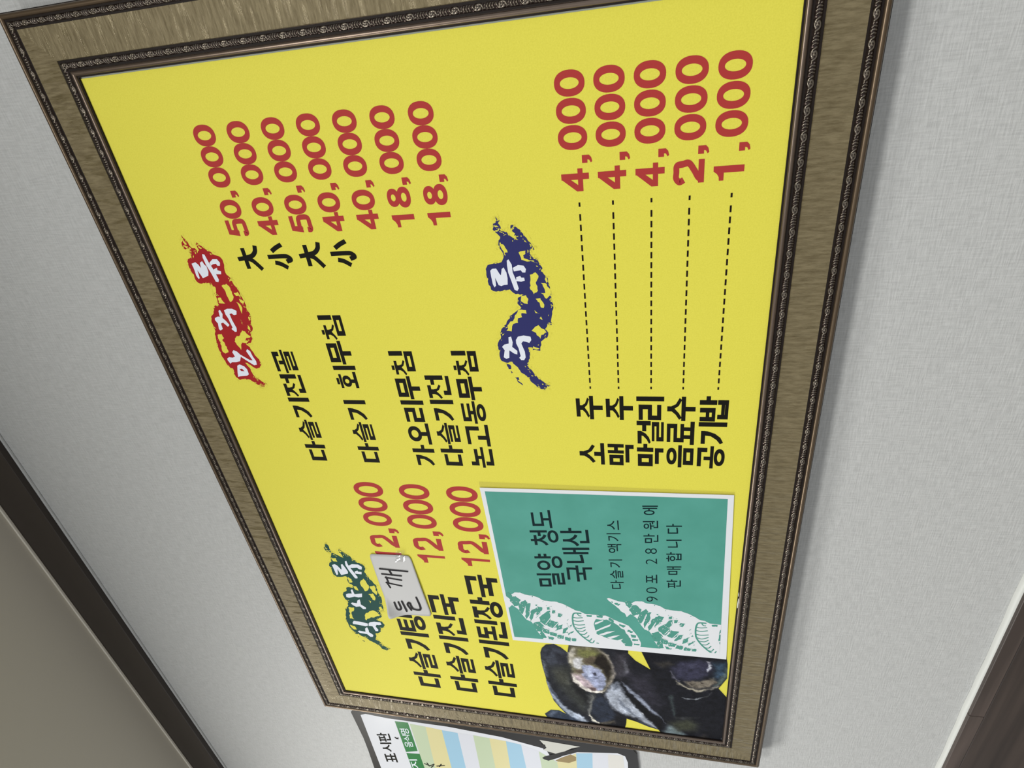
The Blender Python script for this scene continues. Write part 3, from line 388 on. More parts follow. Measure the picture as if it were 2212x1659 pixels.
# ------------------------------------------------------------------ lettering
# heavy gothic syllables: boxes in a unit square, strokes with flat ends
TV, TH = 0.188, 0.150
def JA(k, x0, z0, x1, z1, tv=None, th=None):
    tv = tv or TV; th = th or TH
    ax, bx, az, bz = x0 + tv / 2, x1 - tv / 2, z0 + th / 2, z1 - th / 2
    X = lambda u: ax + (bx - ax) * u
    Z = lambda v: az + (bz - az) * v
    H = lambda u0, v, u1: ('h', (X(u0) - tv / 2, Z(v)), (X(u1) + tv / 2, Z(v)), th)
    H0 = lambda u0, v, u1: ('h', (X(u0), Z(v)), (X(u1), Z(v)), th)
    V = lambda u, v0, v1: ('v', (X(u), Z(v0) - th / 2), (X(u), Z(v1) + th / 2), tv)
    if k == 'ㄱ': return [H(0, 1, 1), V(1, 0, 1)]
    if k == '7':
        return [H(0, 1, 1), ('p', [(x1, z1), (x1 - 0.01, z1 - (z1 - z0) * .28), (x0 + (x1 - x0) * .80, z0 + (z1 - z0) * .38), (x0 + (x1 - x0) * .5, z0 + (z1 - z0) * .13), (x0 + (x1 - x0) * .12, z0), (x0, z0 + (z1 - z0) * .13), (x0 + (x1 - x0) * .33, z0 + (z1 - z0) * .3), (x0 + (x1 - x0) * .6, z0 + (z1 - z0) * .56), (x1 - tv * 1.05, z1 - th)])]
    if k == 'ㄴ': return [V(0, 0, 1), H(0, 0, 1)]
    if k == 'ㄷ': return [H(0, 1, 1), V(0, 0, 1), H(0, 0, 1)]
    if k == 'ㄹ': return [H(0, 1, 1), V(1, .5, 1), H(0, .5, 1), V(0, 0, .5), H(0, 0, 1)]
    if k == 'ㅁ': return [H(0, 1, 1), V(1, 0, 1), V(0, 0, 1), H(0, 0, 1)]
    if k == 'ㅂ': return [V(0, 0, 1), V(1, 0, 1), H(0, 0, 1), H(0, .5, 1)]
    if k == 'ㅌ': return [H(0, 1, 1), V(0, 0, 1), H(0, 0, 1), H(0, .5, 1)]
    if k == 'ㅇ': return [('o', (x0 + x1) / 2, (z0 + z1) / 2, (x1 - x0) / 2, (z1 - z0) / 2, tv * .95, th * .95)]
    if k in 'ㅅㅈㅊ':
        st = []
        top = z1
        if k == 'ㅊ':
            st.append(H0(.28, 1, .72)); top = z1 - th * 1.22
        cx = (x0 + x1) / 2; w_ = tv * .55
        if k in 'ㅈㅊ':
            zb = top - th / 2
            st.append(('h', (x0 + (x1 - x0) * .04, zb), (x1 - (x1 - x0) * .04, zb), th)); yt = top - th * .9
        else: yt = top
        hh = yt - z0
        st.append(('p', [(cx - w_, yt), (cx + w_, yt), (cx + w_, yt - hh * .22), (cx + w_ * .7, yt - hh * .40), (cx - (x1 - x0) * .2, z0 + hh * .2), (x0 + (x1 - x0) * .08, z0), (x0 - .01, z0 + hh * .17), (cx - (x1 - x0) * .27, z0 + hh * .42), (cx - w_, yt - hh * .3)]))
        st.append(('p', [(cx + w_, yt - hh * .26), (cx + (x1 - x0) * .22, z0 + hh * .42), (x1 + .01, z0 + hh * .17), (x1 - (x1 - x0) * .08, z0), (cx + (x1 - x0) * .14, z0 + hh * .22), (cx + w_ * .1, yt - hh * .5)]))
        return st
    return []
def vv(x, z0=0.0, z1=1.0, t=None): return [('v', (x, z0), (x, z1), t or TV)]
def hh(z, x0=0.0, x1=1.0, t=None): return [('h', (x0, z), (x1, z), t or TH)]
SY = {
 '다': JA('ㄷ', 0, .12, .56, .88) + vv(.73) + hh(.52, .73, 1.0),
 '슬': JA('ㅅ', .08, .60, .92, 1.0) + hh(.535, 0, 1, 0.113) + JA('ㄹ', .12, 0, .9, .44, th=0.099),
 '기': JA('7', .06, .1, .62, .9) + vv(.9),
 '전': JA('ㅈ', 0, .40, .60, .97) + vv(.9, .25) + hh(.72, .6, .9) + JA('ㄴ', .16, 0, .97, .31),
 '골': JA('ㄱ', .08, .70, .92, 1.0) + vv(.46, .5, .80, 0.158) + hh(.55, 0, 1, 0.113) + JA('ㄹ', .12, 0, .92, .44, th=0.099),
 '회': hh(.95, .17, .45, 0.113) + hh(.81, 0, .62, 0.113) + JA('ㅇ', .06, .34, .56, .74, tv=0.158, th=0.113) + vv(.31, .14, .37, 0.158) + hh(.14, 0, .72, 0.136) + vv(.9),
 '무': JA('ㅁ', .1, .54, .9, 1.0) + hh(.42) + vv(.47, 0, .42),
 '침': JA('ㅊ', 0, .40, .62, 1.0, th=0.113) + vv(.9, .42) + JA('ㅁ', .16, 0, .98, .36, th=0.119),
 '가': JA('7', 0, .1, .52, .9) + vv(.74) + hh(.5, .74, 1.02),
 '오': JA('ㅇ', .14, .40, .86, 1.0) + vv(.5, .1, .43) + hh(.09),
 '리': JA('ㄹ', .02, .1, .66, .92) + vv(.9),
 '논': JA('ㄴ', .1, .66, .9, 1.0) + vv(.5, .44, .7, 0.158) + hh(.46, 0, 1, 0.124) + JA('ㄴ', .12, 0, .92, .34),
 '고': JA('ㄱ', .08, .42, .92, 1.0) + vv(.4, .1, .52) + hh(.09),
 '동': JA('ㄷ', .1, .64, .9, 1.0, th=0.119) + vv(.5, .44, .68, 0.158) + hh(.47, 0, 1, 0.119) + JA('ㅇ', .12, 0, .88, .38, th=0.124),
 '소': JA('ㅅ', .08, .38, .92, 1.0) + vv(.5, .1, .42) + hh(.09),
 '주': JA('ㅈ', .08, .50, .92, 1.0) + hh(.42) + vv(.5, 0, .42),
 '맥': JA('ㅁ', 0, .40, .48, .95, tv=0.158) + vv(.62, .38, 1, 0.147) + vv(.9, .38, 1, 0.158) + hh(.68, .62, .9) + JA('ㄱ', .14, 0, .96, .32),
 '막': JA('ㅁ', 0, .40, .56, .97) + vv(.76, .38) + hh(.68, .76, 1.02) + JA('ㄱ', .12, 0, .84, .32),
 '걸': JA('7', 0, .48, .56, .97) + vv(.9, .48) + hh(.72, .55, .9) + JA('ㄹ', .12, 0, .96, .44, th=0.099),
 '음': JA('ㅇ', .12, .62, .88, 1.0, th=0.124) + hh(.5, 0, 1, 0.136) + JA('ㅁ', .12, 0, .88, .38, th=0.124),
 '료': JA('ㄹ', .1, .38, .9, 1.0, th=0.130) + vv(.34, .1, .42, 0.158) + vv(.68, .1, .42, 0.158) + hh(.08),
 '수': JA('ㅅ', .06, .48, .94, 1.0) + hh(.42) + vv(.5, 0, .42),
 '공': JA('ㄱ', .08, .64, .92, 1.0) + vv(.45, .46, .76, 0.158) + hh(.47, 0, 1, 0.124) + JA('ㅇ', .12, 0, .88, .39, th=0.124),
 '밥': JA('ㅂ', 0, .44, .56, .98, th=0.124) + vv(.78, .40) + hh(.70, .78, 1.03) + JA('ㅂ', .1, 0, .88, .37, th=0.119),
 '탕': JA('ㅌ', 0, .40, .60, .98, th=0.124) + vv(.80, .40) + hh(.68, .8, 1.02) + JA('ㅇ', .12, 0, .84, .38, th=0.124),
 '진': JA('ㅈ', 0, .40, .64, .97) + vv(.9, .27) + JA('ㄴ', .12, 0, .96, .32),
 '국': JA('ㄱ', .08, .64, .92, 1.0) + hh(.52, 0, 1, 0.130) + vv(.5, .28, .52, 0.169) + JA('ㄱ', .08, 0, .90, .34),
 '된': JA('ㄷ', .06, .62, .62, .98, th=0.124) + vv(.36, .42, .66, 0.158) + hh(.42, 0, .70, 0.124) + vv(.88, .26) + JA('ㄴ', .14, 0, .96, .28),
 '장': JA('ㅈ', 0, .40, .58, .97) + vv(.78, .38) + hh(.66, .78, 1.02) + JA('ㅇ', .12, 0, .86, .40, th=0.130),
}
def put(fl, strokes, x, z, wd, ht, lift=1e-4, m=0):
    T = lambda p: (x + p[0] * wd, z + p[1] * ht)
    for s in strokes:
        if s[0] == 'h':
            (a, b), t = (s[1], s[2]), s[3] / 2
            fl.poly([T((a[0], a[1] - t)), T((b[0], b[1] - t)), T((b[0], b[1] + t)), T((a[0], a[1] + t))], lift, m)
        elif s[0] == 'v':
            (a, b), t = (s[1], s[2]), s[3] / 2
            fl.poly([T((a[0] - t, a[1])), T((a[0] + t, a[1])), T((b[0] + t, b[1])), T((b[0] - t, b[1]))], lift, m)
        elif s[0] == 'p':
            fl.poly([T(p) for p in s[1]], lift, m)
        elif s[0] == 'o':
            _, cx, cz, rx, rz, tx, tz = s
            n_ = 36
            se = lambda a, e: math.copysign(abs(a) ** e, a)
            out = [T((cx + rx * se(math.cos(2 * math.pi * i / n_), .9), cz + rz * se(math.sin(2 * math.pi * i / n_), .9))) for i in range(n_)]
            inn = [T((cx + (rx - tx) * math.cos(2 * math.pi * i / n_), cz + (rz - tz) * math.sin(2 * math.pi * i / n_))) for i in range(n_)]
            for i in range(n_):
                j = (i + 1) % n_
                fl.poly([out[i], out[j], inn[j], inn[i]], lift, m)
                fl.k -= 1
            fl.k += 2
# wide bold figures in a unit box
def curve(pts, n_=8):
    out = []
    P = [pts[0]] + list(pts) + [pts[-1]]
    for i in range(1, len(P) - 2):
        p0, p1, p2, p3 = (np.array(q, float) for q in P[i - 1:i + 3])
        for t in np.linspace(0, 1, n_, endpoint=False):
            out.append(tuple(0.5 * ((2 * p1) + (-p0 + p2) * t + (2 * p0 - 5 * p1 + 4 * p2 - p3) * t * t + (-p0 + 3 * p1 - 3 * p2 + p3) * t ** 3)))
    out.append(tuple(pts[-1]))
    return out
def ribbon(pts, tx, tz):
    """stroke along a curve, tx thick where it runs upright and tz thick where it lies flat"""
    c = curve(pts); q = []
    L, Rr = [], []
    for i, p in enumerate(c):
        a = np.array(c[max(i - 1, 0)]); b_ = np.array(c[min(i + 1, len(c) - 1)])
        d = (b_ - a); d /= (np.linalg.norm(d) + 1e-9)
        nx, nz_ = -d[1] * tx / 2, d[0] * tz / 2
        L.append((p[0] + nx, p[1] + nz_)); Rr.append((p[0] - nx, p[1] - nz_))
    return [('p', [L[i], L[i + 1], Rr[i + 1], Rr[i]]) for i in range(len(c) - 1)]
def FIG(tx, tz, k1=1.25):
    return {
 '0': [('o', .5, .5, .5, .5, tx, tz)],
 '1': [('p', [(.95 - tx * k1, 0), (.95, 0), (.95, 1), (.95 - tx * k1 * .75, 1), (.44, .88), (.24, .82), (.0, .81), (.0, .66), (.95 - tx * k1, .66)])],
 '2': ribbon([(.03 + tx * .5, .66), (.10, .80), (.26, .91), (.5, 1 - tz / 2), (.78, .89), (.98 - tx / 2, .70), (.86, .50), (.55, .32), (.28, .2), (.13, .06)], tx, tz) + [('h', (.02, tz / 2), (1, tz / 2), tz)],
 '4': [('p', [(0, .22), (1, .22), (1, .22 + tz * .95), (0, .22 + tz * .95)]), ('v', (.80 - tx * .5, 0), (.80 - tx * .5, 1), tx * .95), ('p', [(0, .22 + tz * .4), (tx * .85, .22 + tz * .75), (.80 - tx * .5, .80), (.80 - tx * .5, 1), (.56, 1), (0, .22 + tz * 1.2)])],
 '5': [('h', (.2, 1 - tz / 2), (.94, 1 - tz / 2), tz), ('p', [(.14, 1), (.14 + tx * .9, 1), (.06 + tx * 1.1, .47), (.02, .47)])] + ribbon([(.06 + tx * .35, .50), (.25, .59), (.5, .645 - tz / 2 + .04), (.80, .55), (1 - tx / 2, .33), (.80, .12), (.48, tz / 2), (.18, .1), (.02 + tx / 2, .25)], tx, tz),
 '8': [('o', .5, .74, .44, .26, tx * .95, tz * .85), ('o', .5, .285, .5, .285, tx, tz * .9)],
 ',': [('p', [(0, 0), (.42, 0), (.36, -.35), (.0, -.62), (.16, -.9), (.68, -.72), (1, -.3), (1, 1), (0, 1)])],
    }

# lettering from Blender's own built-in font, fitted to a quad
def glyph_polys(ch, bold=0.0):
    cu = bpy.data.curves.new('glyph', 'FONT'); cu.body = ch; cu.resolution_u = 4
    cu.offset = bold
    ob = bpy.data.objects.new('glyph', cu); COL.objects.link(ob)
    dg = bpy.context.evaluated_depsgraph_get(); dg.update()
    me = bpy.data.meshes.new_from_object(ob.evaluated_get(dg))
    V_ = [(v.co.x, v.co.y) for v in me.vertices]; F_ = [tuple(p.vertices) for p in me.polygons]
    bpy.data.objects.remove(ob); bpy.data.curves.remove(cu); bpy.data.meshes.remove(me)
    return V_, F_
_gc = {}
def put_quad(fl, ch, q, bold=0.0, lift=1e-4, m=0):
    key = (ch, bold)
    if key not in _gc: _gc[key] = glyph_polys(ch, bold)
    V_, F_ = _gc[key]
    if not V_: return
    xs = [v[0] for v in V_]; ys = [v[1] for v in V_]
    x0, x1, y0, y1 = min(xs), max(xs), min(ys), max(ys)
    fl.k += 1
    y = fl.y - lift - fl.k * 4e-7
    b = len(fl.v)
    BL, BR, TR, TL = q
    for vx, vy in V_:
        u = (vx - x0) / (x1 - x0); v = (vy - y0) / (y1 - y0)
        px = (BL[0] * (1 - u) + BR[0] * u) * (1 - v) + (TL[0] * (1 - u) + TR[0] * u) * v
        pz = (BL[1] * (1 - u) + BR[1] * u) * (1 - v) + (TL[1] * (1 - u) + TR[1] * u) * v
        fl.v.append((px / 1000, y, pz / 1000 + ZB))
    for f in F_: fl.f.append(tuple(b + i for i in f)); fl.m.append(m)

# ------------------------------------------------------------------ the room
tag(box('wall_back', -3.2, 3.2, 0.0, 0.12, 0.0, CEIL + 0.05, M['wall']), kind='structure')
tag(box('ceiling', -3.2, 3.2, -4.2, 0.0, CEIL, CEIL + 0.08, M['ceiling']), kind='structure')
tag(box('floor', -3.2, 3.2, -4.2, 0.0, -0.06, 0.0, M['floor']), kind='structure')
zc = ZB + 1.008
tag(box('trim_1', -3.2, 3.2, -0.012, 0.0, zc, CEIL, M['crown'], bevel=0.0015), kind='structure')
tag(box('trim_2', -3.2, 3.2, -0.0035, 0.0, zc - 0.0035, zc, M['wall'], bevel=0.001), kind='structure')
tag(box('trim_3', -3.2, 3.2, -0.0165, -0.012, CEIL - 0.0035, CEIL, M['caulk_cream'], bevel=0.0012), kind='structure')
zw = ZB - 0.2716
tag(box('baseboard_back', -3.2, 3.2, -0.010, 0.0, 0.0, zw - 0.016, M['panel'], bevel=0.0015), kind='structure')
for i, (xa, xb) in enumerate(((-3.2, 0.1178), (0.1184, 3.2))):
    tag(box('trim_%d' % (4 + i), xa, xb, -0.0108, 0.0, zw - 0.0162, zw, M['panel_edge'], bevel=0.001), kind='structure')
# white sealant run along the top of the wood, a little uneven
v, f = [], []
N_ = 260
for i in range(N_ + 1):
    x = -1.6 + 3.2 * i / N_
    t = 0.0030 + 0.0003 * math.sin(i * .37) + 0.0002 * math.sin(i * 1.13 + 1)
    for a in range(5):
        an = math.pi / 2 * a / 4
        v.append((x, -0.0002 - math.cos(an) * 0.006, zw + math.sin(an) * t * 1.2))
for i in range(N_):
    for a in range(4):
        k = i * 5 + a; f.append((k, k + 5, k + 6, k + 1))
tag(mesh('trim_6', v, f, M['caulk'], smooth=True), kind='structure')

# ------------------------------------------------------------------ the framed menu board
W_, H_ = 0.93, 0.6116
OR = (W_ / 2, YF + 0.025, ZB - 0.04)
board = bpy.data.objects.new('framed_menu_board', None); board.location = OR; COL.objects.link(board)
board.empty_display_size = 0.05
tag(board, 'large yellow menu board in an aged gilt frame hung on the grey wall', 'menu board')
SIDES = {  # corner, direction along, outward normal, length (x, z)
 'bottom': ((0, 0), (1, 0), (0, -1), W_), 'top': ((W_, H_), (-1, 0), (0, 1), W_),
 'left': ((0, H_), (0, -1), (-1, 0), H_), 'right': ((W_, 0), (0, 1), (1, 0), H_)}
def side_pt(side, s, u, y):
    (cx, cz), (dx, dz), (nx, nz2), L = SIDES[side]
    return (cx + dx * u + nx * s, YF + y, ZB + cz + dz * u + nz2 * s)
def sweep(name, side, prof, mt, parent, smooth=True, closed=False):
    L = SIDES[side][3]; v, f = [], []
    n_ = len(prof)
    for e in (0, 1):
        for s, y in prof: v.append(side_pt(side, s, (-s if e == 0 else L + s), y))
    for i in range(n_ if closed else n_ - 1):
        j = (i + 1) % n_
        f.append((i, n_ + i, n_ + j, j))
    o = mesh(name, v, f, mt, parent, OR, smooth=False)
    if smooth:
        o.data.polygons.foreach_set('use_smooth', [True] * len(o.data.polygons))
        try: o.data.set_sharp_from_angle(angle=math.radians(40))
        except Exception: pass
    return o
def arc(s0, s1, y0, hgt, n_=10, p=1.0):
    return [(s0 + (s1 - s0) * (0.5 - 0.5 * math.cos(math.pi * i / n_)), y0 - hgt * math.sin(math.pi * i / n_) ** p) for i in range(n_ + 1)]
MOTIF = [  # one repeat of the scrollwork, unit u 0..1, t 0..1 : (points, radius)
 ([(.02, .3), (.10, .75), (.22, .88), (.34, .70), (.30, .45), (.22, .5)], .075),
 ([(.48, .75), (.40, .28), (.28, .12), (.15, .25), (.14, .42)], .07),
 ([(.2, .65), (.33, .32)], .06),
 ([(.58, .18), (.62, .5), (.60, .85)], .055), ([(.70, .12), (.74, .5), (.71, .9)], .06), ([(.82, .18), (.86, .5), (.83, .85)], .055),
 ([(.94, .3), (.95, .35)], .06), ([(.94, .7), (.95, .74)], .06)]
def motif_height(per=36, nt=11):
    U_, T_ = np.meshgrid(np.arange(per) / per, np.linspace(0, 1, nt), indexing='ij')
    h = np.zeros_like(U_)
    asp = 17.7 / 5.2
    for pts, r in MOTIF:
        c = curve(pts, 5)
        for i in range(len(c) - 1):
            for sh in (-1, 0, 1):
                ax, az = (c[i][0] + sh) * asp, c[i][1]; bx, bz = (c[i + 1][0] + sh) * asp, c[i + 1][1]
                px, pz = U_ * asp - ax, T_ - az
                d2 = (bx - ax) ** 2 + (bz - az) ** 2 + 1e-9
                t = np.clip((px * (bx - ax) + pz * (bz - az)) / d2, 0, 1)
                d = np.hypot(px - t * (bx - ax), pz - t * (bz - az))
                h = np.maximum(h, np.clip(1 - (d / (r * 2.1)) ** 2, 0, 1))
    return h
PER, NT = 36, 11
MH = motif_height(PER, NT)
def ornament(name, side, s0, s1, ybase, rise, relief, parent):
    L = SIDES[side][3]; step = 17.7e-3 / PER
    n_ = int((L + 2 * s1 if s1 > 0 else L) / step) + 2
    start = -max(s0, s1, 0)
    rows = []
    uu = start + np.arange(n_) * step
    v = np.zeros((n_, NT, 3)); crest_highlight = np.zeros((n_, NT))
    (cx, cz), (dx, dz), (nx, nz2), _ = SIDES[side]
    for k in range(NT):
        t = k / (NT - 1); s = s0 + (s1 - s0) * t
        h = MH[np.arange(n_) % PER, k]
        u = np.clip(uu, -s, L + s)
        y = ybase - rise * math.sin(math.pi * t) ** .8 - relief * h * (0 if k in (0, NT - 1) else 1)
        v[:, k, 0] = cx + dx * u + nx * s - OR[0]; v[:, k, 1] = YF + y - OR[1]; v[:, k, 2] = ZB + cz + dz * u + nz2 * s - OR[2]
        crest_highlight[:, k] = h
    I = np.arange(n_ - 1)[:, None] * NT + np.arange(NT - 1)[None, :]
    fc = np.stack([I, I + NT, I + NT + 1, I + 1], -1).reshape(-1, 4)
    me = bpy.data.meshes.new(name)
    me.from_pydata(v.reshape(-1, 3).tolist(), [], fc.tolist())
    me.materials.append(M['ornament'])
    at_ = me.attributes.new('crest_highlight', 'FLOAT', 'POINT'); at_.data.foreach_set('value', crest_highlight.reshape(-1).astype(np.float32))  # relief height, drives the highlight painted on the crests
    me.polygons.foreach_set('use_smooth', [True] * len(me.polygons)); me.update()
    o = bpy.data.objects.new(name, me); COL.objects.link(o); o.parent = parent
    return o
for side in ('bottom', 'top', 'left', 'right'):
    base = [(-.0138, .0014), (-.0138, .0002), (-.0126, .0002), (-.0076, .0002), (-.0010, .0002), (0.0, .0006), (.0272, .0006), (.0345, .0006)]
    base += [(.0345 + a, b_) for a, b_ in ((0, .0002),)] + arc(.0350, .0395, .0004, .0024, 8) + [(.0400, .003), (.0402, .010), (.0392, .024), (-.0100, .024), (-.0100, .0040), (-.0138, .0040)]
    rail = sweep('frame_rail', side, base, M['bronze'], board, closed=True)
    rail['label'] = 'dark bronze %s rail of the frame' % side
    sweep('gilt_panel', side, [(.0003, .0004), (.0006, -.0004), (.0016, -.0001), (.0268, -.0001), (.0270, .0004)], M['gilt_x'] if side in ('bottom', 'top') else M['gilt_z'], rail)
    sweep('inner_bead', side, [(-.0128, .0012)] + arc(-.0127, -.0086, -.0001, .0020, 10) + [(-.0080, .0002)], M['bead'], rail)
    sweep('groove', side, [(-.0084, .0001), (-.0066, .0001), (-.0066, -.0001), (-.0084, -.0001)], M['groove'], rail, closed=True)
    sweep('groove', side, [(-.01395, .0014), (-.01395, .0000), (-.0126, .0000)], M['groove'], rail)
    sweep('groove', side, [(.0268, -.0000), (.0288, -.0000)], M['groove'], rail)
    sweep('groove', side, [(.0394, .0002), (.0402, .0010), (.0403, .0200)], M['groove'], rail)
    sweep('groove', side, [(.0328, -.0000), (.0349, -.0000)], M['groove'], rail)
    sweep('groove', side, [(-.0018, -.0000), (.0002, -.0000)], M['groove'], rail)
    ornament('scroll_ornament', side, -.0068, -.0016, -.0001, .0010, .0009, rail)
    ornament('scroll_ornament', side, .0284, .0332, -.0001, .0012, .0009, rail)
    if side == 'bottom':
        fl = Flat(YF - .0023)
        for pts in ([(.2, 0), (.9, .1), (1.1, 8), (.7, 16), (.1, 17), (.0, 9)], [(.7, 20), (1.1, 20), (1.3, 24), (.9, 28), (.6, 24)]):
            fl.poly([(301.0 + z, -(-12.9) + x) for x, z in pts])
        fl.build('paint_chip', M['chip'], rail, OR)['label'] = 'bare white chip in the bead'
YP = YF + 0.0015
v = [(-.010, YP + .0012, ZB - .0 + .002), (W_ + .0, YP + .0012, ZB + .002), (W_ + .0, YP + .0012, ZB + H_), (-.0, YP + .0012, ZB + H_)]
box('backing_board', .004, W_ - .004, YP + .0008, YP + .0022, ZB + .004, ZB + H_ - .004, M['backing'], board, OR)
poster = box('menu_poster', .006, .9149, YP, YP + .0006, ZB + .006, ZB + H_ - .006, M['yellow'], board, OR)
poster['label'] = 'glossy yellow printed menu sheet'

def add_text(name, build, mats, lift=1.2e-4):
    fl = Flat(YP - lift); build(fl)
    return fl.build(name, mats, poster, OR)
# prices of the side dishes
def price(fl, s, figs, x_right, z0, zh, zero_w, pitch, xs):
    zt = z0 + zh
    x = x_right - zero_w
    for _ in range(3):
        put(fl, figs['0'], x, z0, zero_w, zh, 0); x -= pitch
    put(fl, figs[','], xs[','][0], z0 + (zh * .035), xs[','][1], zh * .185, 0)
    for ch, key in s:
        put(fl, figs[ch], xs[key][0], z0 + (0 if ch in '0528' else zh * .01), xs[key][1], zh * (1 if ch in '0528' else .97), 0)
FA = FIG(.285, .19, 1.4); FD = FIG(.285, .19, 1.55); FM = FIG(.26, .17, 1.1)
XA = {',': (805.2, 6.2), 'b': (785.9, 17.9), 'a': (768.8, 17.0), 'a4': (768.3, 17.6), 'a1': (768.6, 11.8)}
for s, z0 in (((('5', 'a'), ('0', 'b')), 484.9), ((('4', 'a4'), ('0', 'b')), 450.9), ((('5', 'a'), ('0', 'b')), 417.0), ((('4', 'a4'), ('0', 'b')), 383.3),
              ((('4', 'a4'), ('0', 'b')), 349.6), ((('1', 'a1'), ('8', 'b')), 315.8), ((('1', 'a1'), ('8', 'b')), 282.1)):
    add_text('price_text', lambda fl: price(fl, s, FA, 868.8, z0, 21.7, 18.0, 18.0, XA), M['red'])
XD = {',': (811.7, 6.1), 'a4': (789.7, 18.1), 'a2': (789.9, 18.0), 'a1': (790.6, 11.6)}
for s, z0 in (((('4', 'a4'),), 160.8), ((('4', 'a4'),), 131.3), ((('4', 'a4'),), 101.8), ((('2', 'a2'),), 72.3), ((('1', 'a1'),), 42.9)):
    add_text('price_text', lambda fl: price(fl, s, FD, 879.1, z0, 23.0, 18.3, 19.3, XD), M['red'])
XM = {',': (382.4, 7.8), 'b': (356.3, 21.3), 'a1': (333.0, 15.0)}
for z0 in (424.7, 365.8, 306.7):
    add_text('price_text', lambda fl: price(fl, (('1', 'a1'), ('2', 'b')), FM, 465.3, z0, 38.2, 23.6, 24.0, XM), M['red'])
def words(s, x, z, wd, ht, adv):
    def go(fl):
        xx = x
        for ch in s:
            if ch != ' ': put(fl, SY[ch], xx, z, wd, ht, 0)
            xx += adv if ch != ' ' else adv * .48
    return go
for s, x, z, adv in (('다슬기전골', 496.0, 482.3, 30.15), ('다슬기 회무침', 496.0, 414.8, 29.3), ('가오리무침', 494.8, 347.6, 29.9), ('다슬기전', 496.0, 314.0, 29.9), ('논고동무침', 494.6, 280.4, 29.9)):
    add_text('dish_text', words(s, x, z, adv * .955, 25.8, adv), M['black'])
for s, z in (('다슬기탕', 420.3), ('다슬기진국', 361.6), ('다슬기된장국', 302.6)):
    add_text('dish_text', words(s, 54.6, z, 44.2 * .955, 43.2, 44.2), M['black'])
for a, b_, c, z in (('소', None, '주', 158.8), ('맥', None, '주', 129.3), ('막', '걸', '리', 99.7), ('음', '료', '수', 70.4), ('공', '기', '밥', 40.5)):
    cells = [(ch, x) for ch, x in ((a, 505.0), (b_, 534.1), (c, 562.9)) if ch]
    for part in ([cells] if b_ else [[q_] for q_ in cells]):
        def go(fl):
            for ch, x in part: put(fl, SY[ch], x, z, 28.2, 26.3, 0)
        add_text('drink_text', go, M['black'])
z_ref = D['da'][1][1][1]
for kind, z in (('da', 0.0), ('so', 0.0), ('da', -67.3), ('so', -67.1)):
    def go(fl):
        for st in D[kind]: fl.line(curve([(x, zz + z) for x, zz in st], 6) if len(st) > 2 else [(x, zz + z) for x, zz in st], 4.3)
    add_text('size_text', go, M['black'])
for z in (169.9, 142.6, 112.0, 82.5, 51.0):
    def go(fl):
        x0, x1 = 599.3, 780.7; per = (x1 - x0) / 20.5
        fl.poly([(x0, z - .75), (x0 + per * .32, z - .75), (x0 + per * .32, z + .75), (x0, z + .75)])
        for i in range(19):
            a = x0 + per * (.78 + i * 1.0); fl.poly([(a, z - .75), (a + per * .62, z - .75), (a + per * .62, z + .75), (a, z + .75)])
        fl.poly([(x1 - per * .4, z - .75), (x1, z - .75), (x1, z + .75), (x1 - per * .4, z + .75)])
    add_text('dotted_leader', go, M['dash'])
def lerp(a, b_, t): return (a[0] + (b_[0] - a[0]) * t, a[1] + (b_[1] - a[1]) * t)
rng = random.Random(4)
def rough(pts, amp=.10, thr=1.2):
    out = []
    for i, p in enumerate(pts):
        q = pts[(i + 1) % len(pts)]
        out.append(p)
        L = math.hypot(q[0] - p[0], q[1] - p[1])
        if L > thr:
            n_ = 2 if L < 5 else 3
            for k in range(1, n_):
                t = k / n_ + rng.uniform(-.1, .1); a = rng.uniform(-amp, amp) * L
                out.append((p[0] + (q[0] - p[0]) * t - (q[1] - p[1]) / L * a, p[1] + (q[1] - p[1]) * t + (q[0] - p[0]) / L * a))
    return out
for key, mt, lab in (('h_red', 'brush_red', 'red brush stroke with white handwritten title'), ('h_blue', 'brush_blue', 'navy brush stroke with white handwritten title'), ('h_green', 'brush_green', 'dark green brush stroke with white handwritten title')):
    h = D[key]; fl = Flat(YP - 1.2e-4)
    for bl in h['blob']: fl.poly(rough(bl), 0, 0)
    for ho in h['holes']: fl.poly(rough(ho, .12, .8), 2e-5, 1)
    bl = h['blob'][0]
    far = lambda x, z: min(math.hypot(x - q[0], z - q[1]) for wh in h['white'] for q in wh)
    for _ in range(170):
        i = rng.randrange(len(bl)); p0, p1 = bl[i], bl[(i + 1) % len(bl)]
        t = rng.random(); d = rng.uniform(-.3, 3.2); L = math.hypot(p1[0] - p0[0], p1[1] - p0[1]) or 1
        tx, tz = (p1[0] - p0[0]) / L, (p1[1] - p0[1]) / L
        for sg in (1, -1):
            x, z = lerp(p0, p1, t); x += -tz * d * sg; z += tx * d * sg
            if far(x, z) < 4.6: continue
            l_, w_ = rng.uniform(.5, 2.0), rng.uniform(.2, .7); a_ = math.atan2(tz, tx) + rng.uniform(-.7, .7)
            ca, sa = math.cos(a_), math.sin(a_)
            fl.poly([(x - ca * l_, z - sa * l_), (x + sa * w_, z - ca * w_), (x + ca * l_ * rng.uniform(.5, 1), z + sa * l_), (x - sa * w_, z + ca * w_)], 2e-5, 1)
    for wh in h['white']: fl.poly(wh, 4e-5, 2)
    for wh in h['inner']: fl.poly(wh, 6e-5, 0)
    fl.build('heading_print', [M[mt], M['yellow'], M['white_ink']], poster, OR)['label'] = lab
